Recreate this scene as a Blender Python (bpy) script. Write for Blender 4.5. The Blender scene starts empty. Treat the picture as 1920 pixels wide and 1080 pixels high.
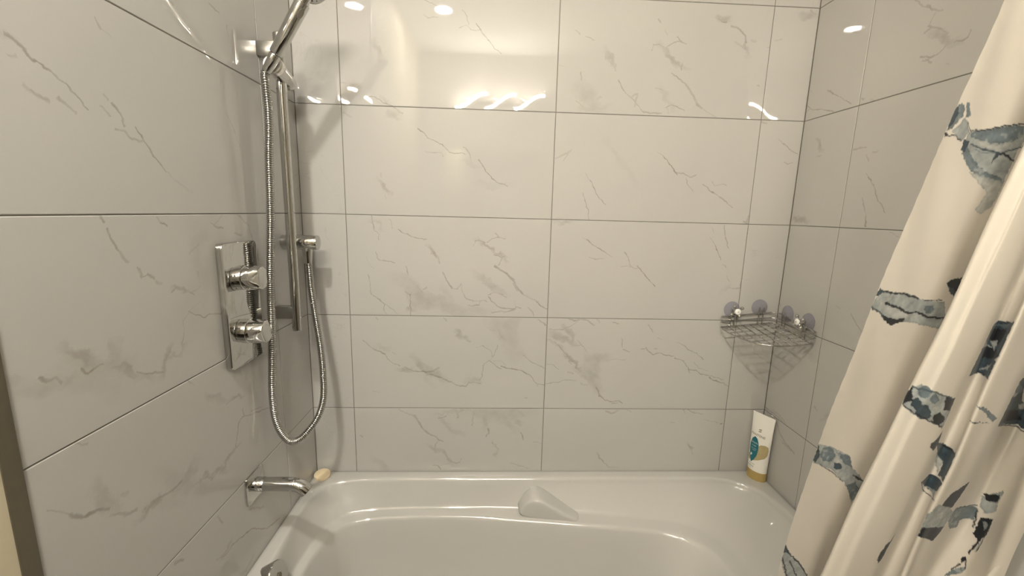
import bpy, bmesh, math, random
import numpy as np
from mathutils import Vector, Matrix

# ------------------------------------------------------------------ camera, world, exposure
scene = bpy.context.scene
COL = scene.collection
W = 1.4541            # width of the alcove between the two side walls
RIM = 0.483           # height of the tub rim
CEIL = 2.44
FRONT = -2.05         # wall behind the camera

cam_data = bpy.data.cameras.new('camera')
cam = bpy.data.objects.new('camera', cam_data)
COL.objects.link(cam)
yaw, pitch, roll = 0.0457, -0.1768, 0.0255
fw = Vector((math.sin(yaw) * math.cos(pitch), math.cos(yaw) * math.cos(pitch), math.sin(pitch)))
rt = Vector((math.cos(yaw), -math.sin(yaw), 0))
up = rt.cross(fw)
r2 = rt * math.cos(roll) + up * math.sin(roll)
u2 = -rt * math.sin(roll) + up * math.cos(roll)
cam.matrix_world = Matrix(((r2.x, u2.x, -fw.x, 0.5555), (r2.y, u2.y, -fw.y, -1.267), (r2.z, u2.z, -fw.z, 1.3183), (0, 0, 0, 1)))
cam_data.sensor_fit = 'HORIZONTAL'
cam_data.sensor_width = 36
cam_data.lens = 795.64 / 1920 * 36
cam_data.clip_start = 0.02
scene.camera = cam

world = bpy.data.worlds.new('world')
scene.world = world
world.use_nodes = True
world.node_tree.nodes['Background'].inputs['Color'].default_value = (1, .95, .88, 1)
world.node_tree.nodes['Background'].inputs['Strength'].default_value = 0.0

LAMP_STRENGTH = 485.0        # wavy lamp over the mirror
LAMP_COLOUR = (1.0, .925, .79)
SPOT_STRENGTH = 1180.0       # recessed ceiling light
SPOT_COLOUR = (1.0, .955, .87)
scene.view_settings.view_transform = 'Standard'
scene.view_settings.look = 'None'
scene.view_settings.exposure = 0.0
scene.view_settings.gamma = 1.0
scene.view_settings.use_curve_mapping = False
scene.cycles.sample_clamp_indirect = 120.0
scene.cycles.caustics_reflective = False
scene.cycles.caustics_refractive = False
scene.cycles.max_bounces = 8

random.seed(7)

# ------------------------------------------------------------------ helpers
def link(name, me, mat=None, parent=None):
    o = bpy.data.objects.new(name, me)
    COL.objects.link(o)
    if mat is not None:
        me.materials.append(mat)
    if parent is not None:
        o.parent = parent
    return o

def empty(name, loc, label, cat, group=None):
    o = bpy.data.objects.new(name, None)
    o.empty_display_size = .02
    o.location = loc
    COL.objects.link(o)
    o['label'] = label
    o['category'] = cat
    if group:
        o['group'] = group
    return o

def tag(o, label, cat, group=None):
    o['label'] = label
    o['category'] = cat
    if group:
        o['group'] = group
    return o

def struct(o):
    o['kind'] = 'structure'
    return o

def mesh_obj(name, verts, faces, mat, parent=None, smooth=False, loc=None):
    """verts are world positions; the object's origin goes to loc (relative to its parent's base)"""
    me = bpy.data.meshes.new(name)
    base = Vector(loc) if loc is not None else Vector((0, 0, 0))
    if parent is not None:
        base = wloc(parent)
    me.from_pydata([tuple(Vector(v) - base) for v in verts], [], faces)
    if smooth:
        me.polygons.foreach_set('use_smooth', [True] * len(me.polygons))
    me.update()
    o = link(name, me, mat, parent)
    if parent is None:
        o.location = base
    return o

def wloc(o):
    p = Vector((0, 0, 0))
    while o is not None:
        p += o.location
        o = o.parent
    return p

def bm_obj(name, bm, mat, parent=None, smooth=True, angle=None, loc=None):
    bmesh.ops.recalc_face_normals(bm, faces=bm.faces)
    base = wloc(parent) if parent is not None else Vector(loc or (0, 0, 0))
    bmesh.ops.translate(bm, verts=bm.verts, vec=-base)
    me = bpy.data.meshes.new(name)
    bm.to_mesh(me)
    bm.free()
    if smooth:
        me.polygons.foreach_set('use_smooth', [True] * len(me.polygons))
        if angle:
            me.set_sharp_from_angle(angle=math.radians(angle))
    o = link(name, me, mat, parent)
    if parent is None:
        o.location = base
    return o

def box_bm(x0, x1, y0, y1, z0, z1, bevel=0, seg=2):
    bm = bmesh.new()
    bmesh.ops.create_cube(bm, size=1)
    for v in bm.verts:
        v.co = Vector(((x0 + x1) / 2 + v.co.x * (x1 - x0), (y0 + y1) / 2 + v.co.y * (y1 - y0), (z0 + z1) / 2 + v.co.z * (z1 - z0)))
    if bevel:
        bmesh.ops.bevel(bm, geom=bm.edges[:], offset=bevel, segments=seg, profile=.5, affect='EDGES')
    return bm

def box(name, b, mat, parent=None, bevel=0, seg=2, loc=None):
    return bm_obj(name, box_bm(*b, bevel=bevel, seg=seg), mat, parent, smooth=bool(bevel), angle=40 if bevel else None, loc=loc)

def frame_of(d):
    d = Vector(d).normalized()
    a = Vector((0, 0, 1)) if abs(d.z) < .9 else Vector((0, 1, 0))
    s = d.cross(a).normalized()
    return d, s, d.cross(s).normalized()

def lathe_bm(base, axis, prof, seg=32, cap=True, bm=None):
    """prof: list of (distance along the axis, radius)"""
    bm = bm or bmesh.new()
    d, s, t = frame_of(axis)
    base = Vector(base)
    rings = []
    for h, r in prof:
        if r <= 1e-6:
            rings.append([bm.verts.new(base + d * h)])
        else:
            rings.append([bm.verts.new(base + d * h + (s * math.cos(k * math.tau / seg) + t * math.sin(k * math.tau / seg)) * r) for k in range(seg)])
    for a, b in zip(rings, rings[1:]):
        if len(a) == 1 and len(b) == 1:
            continue
        for k in range(seg):
            k2 = (k + 1) % seg
            if len(a) == 1:
                bm.faces.new((a[0], b[k], b[k2]))
            elif len(b) == 1:
                bm.faces.new((a[k], b[0], a[k2]))
            else:
                bm.faces.new((a[k], b[k], b[k2], a[k2]))
    if cap:
        for rg in (rings[0], rings[-1]):
            if len(rg) > 2:
                bm.faces.new(rg)
    return bm

def lathe(name, base, axis, prof, mat, parent=None, seg=32, angle=35, loc=None):
    return bm_obj(name, lathe_bm(base, axis, prof, seg), mat, parent, True, angle, loc)

def catmull(pts, n, closed=False):
    P = [Vector(p) for p in pts]
    m = len(P)
    out = []
    segs = m if closed else m - 1
    for i in range(segs):
        if closed:
            a, b, c, d = P[(i - 1) % m], P[i], P[(i + 1) % m], P[(i + 2) % m]
        else:
            a, b, c, d = P[max(i - 1, 0)], P[i], P[i + 1], P[min(i + 2, m - 1)]
        for k in range(n):
            t = k / n
            out.append(.5 * ((2 * b) + (c - a) * t + (2 * a - 5 * b + 4 * c - d) * t * t + (3 * b - a - 3 * c + d) * t ** 3))
    if not closed:
        out.append(P[-1])
    return out

def resample(pts, step):
    L = [0]
    for a, b in zip(pts, pts[1:]):
        L.append(L[-1] + (b - a).length)
    n = max(2, int(L[-1] / step))
    out = []
    j = 0
    for i in range(n + 1):
        s = L[-1] * i / n
        while j < len(L) - 2 and L[j + 1] < s:
            j += 1
        f = (s - L[j]) / max(1e-9, L[j + 1] - L[j])
        out.append(pts[j].lerp(pts[j + 1], f))
    return out

def tube_bm(pts, radius, seg=8, closed=False, bm=None):
    """radius: a number or a function of the index"""
    bm = bm or bmesh.new()
    n = len(pts)
    rings = []
    prev = None
    for i, p in enumerate(pts):
        a = pts[(i - 1) % n] if (closed or i > 0) else p
        b = pts[(i + 1) % n] if (closed or i < n - 1) else p
        d = (Vector(b) - Vector(a)).normalized()
        if prev is None:
            _, s, _ = frame_of(d)
        else:
            s = (prev - d * prev.dot(d)).normalized()
        prev = s
        t = d.cross(s)
        r = radius(i) if callable(radius) else radius
        rings.append([bm.verts.new(Vector(p) + (s * math.cos(k * math.tau / seg) + t * math.sin(k * math.tau / seg)) * r) for k in range(seg)])
    for i in range(n if closed else n - 1):
        a, b = rings[i], rings[(i + 1) % n]
        for k in range(seg):
            bm.faces.new((a[k], a[(k + 1) % seg], b[(k + 1) % seg], b[k]))
    if not closed:
        bm.faces.new(rings[0])
        bm.faces.new(rings[-1])
    return bm

def tube(name, pts, radius, mat, parent=None, seg=8, closed=False, loc=None):
    return bm_obj(name, tube_bm([Vector(p) for p in pts], radius, seg, closed), mat, parent, True, 50, loc)

# ------------------------------------------------------------------ materials
def new_mat(name):
    m = bpy.data.materials.new(name)
    m.use_nodes = True
    nt = m.node_tree
    return m, nt, nt.nodes['Principled BSDF']

def plain(name, col, rough=.5, metal=0.0, noise=0.0, nscale=40, bump=0.0, bscale=200, trans=0.0, ior=1.5, coat=0.0, alpha=1.0, spec=.5):
    m, nt, b = new_mat(name)
    b.inputs['Base Color'].default_value = (*col, 1)
    b.inputs['Roughness'].default_value = rough
    b.inputs['Metallic'].default_value = metal
    b.inputs['IOR'].default_value = ior
    b.inputs['Transmission Weight'].default_value = trans
    b.inputs['Coat Weight'].default_value = coat
    b.inputs['Alpha'].default_value = alpha
    b.inputs['Specular IOR Level'].default_value = spec
    tc = nt.nodes.new('ShaderNodeTexCoord')
    if noise:
        n = nt.nodes.new('ShaderNodeTexNoise')
        n.inputs['Scale'].default_value = nscale
        n.inputs['Detail'].default_value = 4
        nt.links.new(tc.outputs['Object'], n.inputs['Vector'])
        mx = nt.nodes.new('ShaderNodeMix')
        mx.data_type = 'RGBA'
        mx.inputs[6].default_value = (*[c * (1 - noise) for c in col], 1)
        mx.inputs[7].default_value = (*[min(1, c * (1 + noise)) for c in col], 1)
        nt.links.new(n.outputs['Fac'], mx.inputs[0])
        nt.links.new(mx.outputs[2], b.inputs['Base Color'])
    if bump:
        n = nt.nodes.new('ShaderNodeTexNoise')
        n.inputs['Scale'].default_value = bscale
        nt.links.new(tc.outputs['Object'], n.inputs['Vector'])
        bp = nt.nodes.new('ShaderNodeBump')
        bp.inputs['Strength'].default_value = bump
        bp.inputs['Distance'].default_value = .002
        nt.links.new(n.outputs['Fac'], bp.inputs['Height'])
        nt.links.new(bp.outputs['Normal'], b.inputs['Normal'])
    return m

def emitter(name, col, strength):
    m, nt, b = new_mat(name)
    b.inputs['Base Color'].default_value = (*col, 1)
    b.inputs['Emission Color'].default_value = (*col, 1)
    b.inputs['Emission Strength'].default_value = strength
    return m

CHROME = plain('polished chrome', (.58, .575, .56), .045, 1.0, noise=.03, nscale=30)
CHROME_DARK = plain('thin chromed wire', (.52, .51, .49), .16, 1.0, noise=.08, nscale=200)
SATIN = plain('satin metal', (.50, .49, .46), .28, 1.0, noise=.05)
GROUT = plain('grey beige grout', (.16, .146, .125), .9, noise=.15, nscale=120)
PAINT_CREAM = plain('cream wall paint', (.56, .50, .36), .6, noise=.03, nscale=60, bump=.1)
PAINT_WHITE = plain('warm white wall paint', (.45, .43, .40), .7, noise=.02, bump=.1)
CEIL_PAINT = plain('white ceiling paint', (.60, .59, .575), .8, noise=.02, bump=.1)
ACRYLIC = plain('glossy white acrylic', (.49, .48, .452), .08, noise=.012, nscale=6, coat=.3)
TRIM_METAL = plain('dark bronze edge trim', (.16, .14, .10), .42, .6, noise=.1)
RUBBER = plain('dark rubber seal', (.02, .02, .02), .6)

TILE_BASE = (.47, .459, .436)
VEIN = (.30, .265, .205)

def tile_material(name, strokes, seed):
    """polished marble-look porcelain; strokes = veins as (half width mm, strength, [(along wall mm, height mm), ...])"""
    m, nt, b = new_mat(name)
    N, L = nt.nodes.new, nt.links.new
    uv = N('ShaderNodeUVMap')
    uv.uv_map = 'wall'
    # small domain warp so the veins run jagged
    warp = N('ShaderNodeTexNoise')
    warp.inputs['Scale'].default_value = 75
    warp.inputs['Detail'].default_value = 3
    L(uv.outputs['UV'], warp.inputs['Vector'])
    sub = N('ShaderNodeVectorMath')
    sub.operation = 'MULTIPLY_ADD'
    sub.inputs[1].default_value = (.011, .011, 0)
    sub.inputs[2].default_value = (-.0055, -.0055, 1)
    L(warp.outputs['Color'], sub.inputs[0])
    # P = (h, z, 1): the third component lets one dot product hold an offset
    p = N('ShaderNodeVectorMath')
    p.operation = 'ADD'
    L(uv.outputs['UV'], p.inputs[0])
    L(sub.outputs[0], p.inputs[1])
    # a broader, slower warp for the cloudy smears
    warp2 = N('ShaderNodeTexNoise')
    warp2.inputs['Scale'].default_value = 26
    warp2.inputs['Detail'].default_value = 5
    warp2.inputs['Roughness'].default_value = .65
    L(uv.outputs['UV'], warp2.inputs['Vector'])
    sub2 = N('ShaderNodeVectorMath')
    sub2.operation = 'MULTIPLY_ADD'
    sub2.inputs[1].default_value = (.055, .055, 0)
    sub2.inputs[2].default_value = (-.0275, -.0275, 1)
    L(warp2.outputs['Color'], sub2.inputs[0])
    pw = N('ShaderNodeVectorMath')
    pw.operation = 'ADD'
    L(uv.outputs['UV'], pw.inputs[0])
    L(sub2.outputs[0], pw.inputs[1])
    p_thin, acc = p, None
    for wmm, st, pts in strokes:
        wide = wmm >= 4
        p = pw if wide else p_thin
        for run in monotone_runs([(a / 1000, c / 1000) for a, c in pts]):
            ax, org, t, s = run
            lo, hi = min(t), max(t)
            span = max(hi - lo, .004)
            pad = (.45 * span + wmm * .0008) if wide else (.02 * span + .0008)
            T0, T1 = lo - pad, hi + pad
            w = wmm / 1000 * (1.7 if wide else 1.25)
            smin = min(s) - .02
            rng = (max(s) - min(s)) + .06 + 8 * w
            ay = (-ax[1], ax[0])
            d1 = N('ShaderNodeVectorMath')
            d1.operation = 'DOT_PRODUCT'
            k = 1 / (T1 - T0)
            d1.inputs[1].default_value = (ax[0] * k, ax[1] * k, -(ax[0] * org[0] + ax[1] * org[1] + T0) * k)
            L(p.outputs[0], d1.inputs[0])
            fc = N('ShaderNodeFloatCurve')
            cur = fc.mapping.curves[0]
            cp = [((tt - T0) * k, (ss - smin) / rng) for tt, ss in zip(t, s)]
            full = cp
            if cp[0][0] > .002:
                full = [(0.0, cp[0][1])] + full
            if cp[-1][0] < .998:
                full = full + [(1.0, cp[-1][1])]
            while len(cur.points) < len(full):
                cur.points.new(.5, .5)
            for q, (a, c) in zip(cur.points, full):
                q.location = (a, c)
                q.handle_type = 'VECTOR'
            fc.mapping.update()
            L(d1.outputs['Value'], fc.inputs['Value'])
            d2 = N('ShaderNodeVectorMath')
            d2.operation = 'DOT_PRODUCT'
            d2.inputs[1].default_value = (ay[0] / rng, ay[1] / rng, -(ay[0] * org[0] + ay[1] * org[1] + smin) / rng)
            L(p.outputs[0], d2.inputs[0])
            df = N('ShaderNodeMath')
            df.operation = 'SUBTRACT'
            L(d2.outputs['Value'], df.inputs[0])
            L(fc.outputs[0], df.inputs[1])
            sq = N('ShaderNodeMath')
            sq.operation = 'MULTIPLY'
            L(df.outputs[0], sq.inputs[0])
            L(df.outputs[0], sq.inputs[1])
            mk = N('ShaderNodeMath')
            mk.operation = 'MULTIPLY_ADD'
            wn = w / rng
            mk.inputs[1].default_value = -st / (wn * wn)
            mk.inputs[2].default_value = st
            L(sq.outputs[0], mk.inputs[0])
            ends = N('ShaderNodeMath')
            if wide:        # smears fade out towards both ends
                tt2 = N('ShaderNodeMath')
                tt2.operation = 'MULTIPLY'
                L(d1.outputs['Value'], tt2.inputs[0])
                L(d1.outputs['Value'], tt2.inputs[1])
                arch = N('ShaderNodeMath')
                arch.operation = 'SUBTRACT'
                L(d1.outputs['Value'], arch.inputs[0])
                L(tt2.outputs[0], arch.inputs[1])
                ends.operation = 'MULTIPLY'
                ends.use_clamp = True
                ends.inputs[1].default_value = 4.0
                L(arch.outputs[0], ends.inputs[0])
            else:
                ends.operation = 'COMPARE'
                ends.inputs[1].default_value = .5
                ends.inputs[2].default_value = .5
                L(d1.outputs['Value'], ends.inputs[0])
            cut = N('ShaderNodeMath')
            cut.operation = 'MULTIPLY'
            L(mk.outputs[0], cut.inputs[0])
            L(ends.outputs[0], cut.inputs[1])
            mxn = N('ShaderNodeMath')
            mxn.operation = 'MAXIMUM'
            L(cut.outputs[0], mxn.inputs[0])
            if acc is None:
                mxn.inputs[1].default_value = 0.0
            else:
                L(acc.outputs[0], mxn.inputs[1])
            acc = mxn
    # break the veins up, and add faint clouding of the glaze print
    br = N('ShaderNodeTexNoise')
    br.inputs['Scale'].default_value = 34
    br.inputs['Detail'].default_value = 5
    L(uv.outputs['UV'], br.inputs['Vector'])
    mr = N('ShaderNodeMapRange')
    mr.inputs['From Min'].default_value = .30
    mr.inputs['From Max'].default_value = .62
    mr.inputs['To Min'].default_value = .38
    mr.inputs['To Max'].default_value = 1.0
    L(br.outputs['Fac'], mr.inputs['Value'])
    vm = N('ShaderNodeMath')
    vm.operation = 'MULTIPLY'
    vm.use_clamp = True
    if acc is not None:
        L(acc.outputs[0], vm.inputs[0])
    else:
        # a plain cut piece: faint generic veining only
        wv = N('ShaderNodeTexNoise')
        wv.inputs['Scale'].default_value = 5
        wv.inputs['Detail'].default_value = 6
        wv.inputs['Distortion'].default_value = 1.2
        mp = N('ShaderNodeMapping')
        mp.inputs['Location'].default_value = (seed * 3.7, seed * 1.9, 0)
        L(uv.outputs['UV'], mp.inputs['Vector'])
        L(mp.outputs['Vector'], wv.inputs['Vector'])
        rg = N('ShaderNodeMath')
        rg.operation = 'COMPARE'
        rg.inputs[1].default_value = .5
        rg.inputs[2].default_value = .004
        L(wv.outputs['Fac'], rg.inputs[0])
        hf = N('ShaderNodeMath')
        hf.operation = 'MULTIPLY'
        hf.inputs[1].default_value = .10
        L(rg.outputs[0], hf.inputs[0])
        L(hf.outputs[0], vm.inputs[0])
    L(mr.outputs[0], vm.inputs[1])
    vs = N('ShaderNodeMath')
    vs.operation = 'MULTIPLY'
    vs.use_clamp = True
    vs.inputs[1].default_value = 1.08
    L(vm.outputs[0], vs.inputs[0])
    cl = N('ShaderNodeTexNoise')
    cl.inputs['Scale'].default_value = 6
    cl.inputs['Detail'].default_value = 3
    L(uv.outputs['UV'], cl.inputs['Vector'])
    base = N('ShaderNodeMix')
    base.data_type = 'RGBA'
    base.inputs[6].default_value = (*[c * .965 for c in TILE_BASE], 1)
    base.inputs[7].default_value = (*[c * 1.02 for c in TILE_BASE], 1)
    L(cl.outputs['Fac'], base.inputs[0])
    vcol = N('ShaderNodeMix')
    vcol.data_type = 'RGBA'
    vcol.inputs[6].default_value = (.17, .158, .133, 1)
    vcol.inputs[7].default_value = (.23, .186, .124, 1)
    L(cl.outputs['Fac'], vcol.inputs[0])
    mix = N('ShaderNodeMix')
    mix.data_type = 'RGBA'
    L(vs.outputs[0], mix.inputs[0])
    L(base.outputs[2], mix.inputs[6])
    L(vcol.outputs[2], mix.inputs[7])
    L(mix.outputs[2], b.inputs['Base Color'])
    b.inputs['Roughness'].default_value = .018
    b.inputs['IOR'].default_value = 1.5
    return m

def monotone_runs(pts):
    """split a traced vein into runs that advance along one axis; returns (axis, origin, t[], s[]) for each"""
    runs = []
    cur = [pts[0]]
    def fits(q):
        d = (q[-1][0] - q[0][0], q[-1][1] - q[0][1])
        l = math.hypot(*d)
        if l < .002:
            return None
        ax = (d[0] / l, d[1] / l)
        t = [(a - q[0][0]) * ax[0] + (c - q[0][1]) * ax[1] for a, c in q]
        if any(b2 - a2 < .18 * math.hypot(q[i + 1][0] - q[i][0], q[i + 1][1] - q[i][1]) for i, (a2, b2) in enumerate(zip(t, t[1:]))):
            return None
        s = [-(a - q[0][0]) * ax[1] + (c - q[0][1]) * ax[0] for a, c in q]
        return ax, q[0], t, s
    for nxt in pts[1:]:
        if math.hypot(nxt[0] - cur[-1][0], nxt[1] - cur[-1][1]) < .0015:
            continue
        if len(cur) == 1 or fits(cur + [nxt]):
            cur.append(nxt)
        else:
            runs.append(cur)
            cur = [cur[-1], nxt]
    runs.append(cur)
    return [f for f in (fits(q) for q in runs if len(q) > 1) if f]

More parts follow.
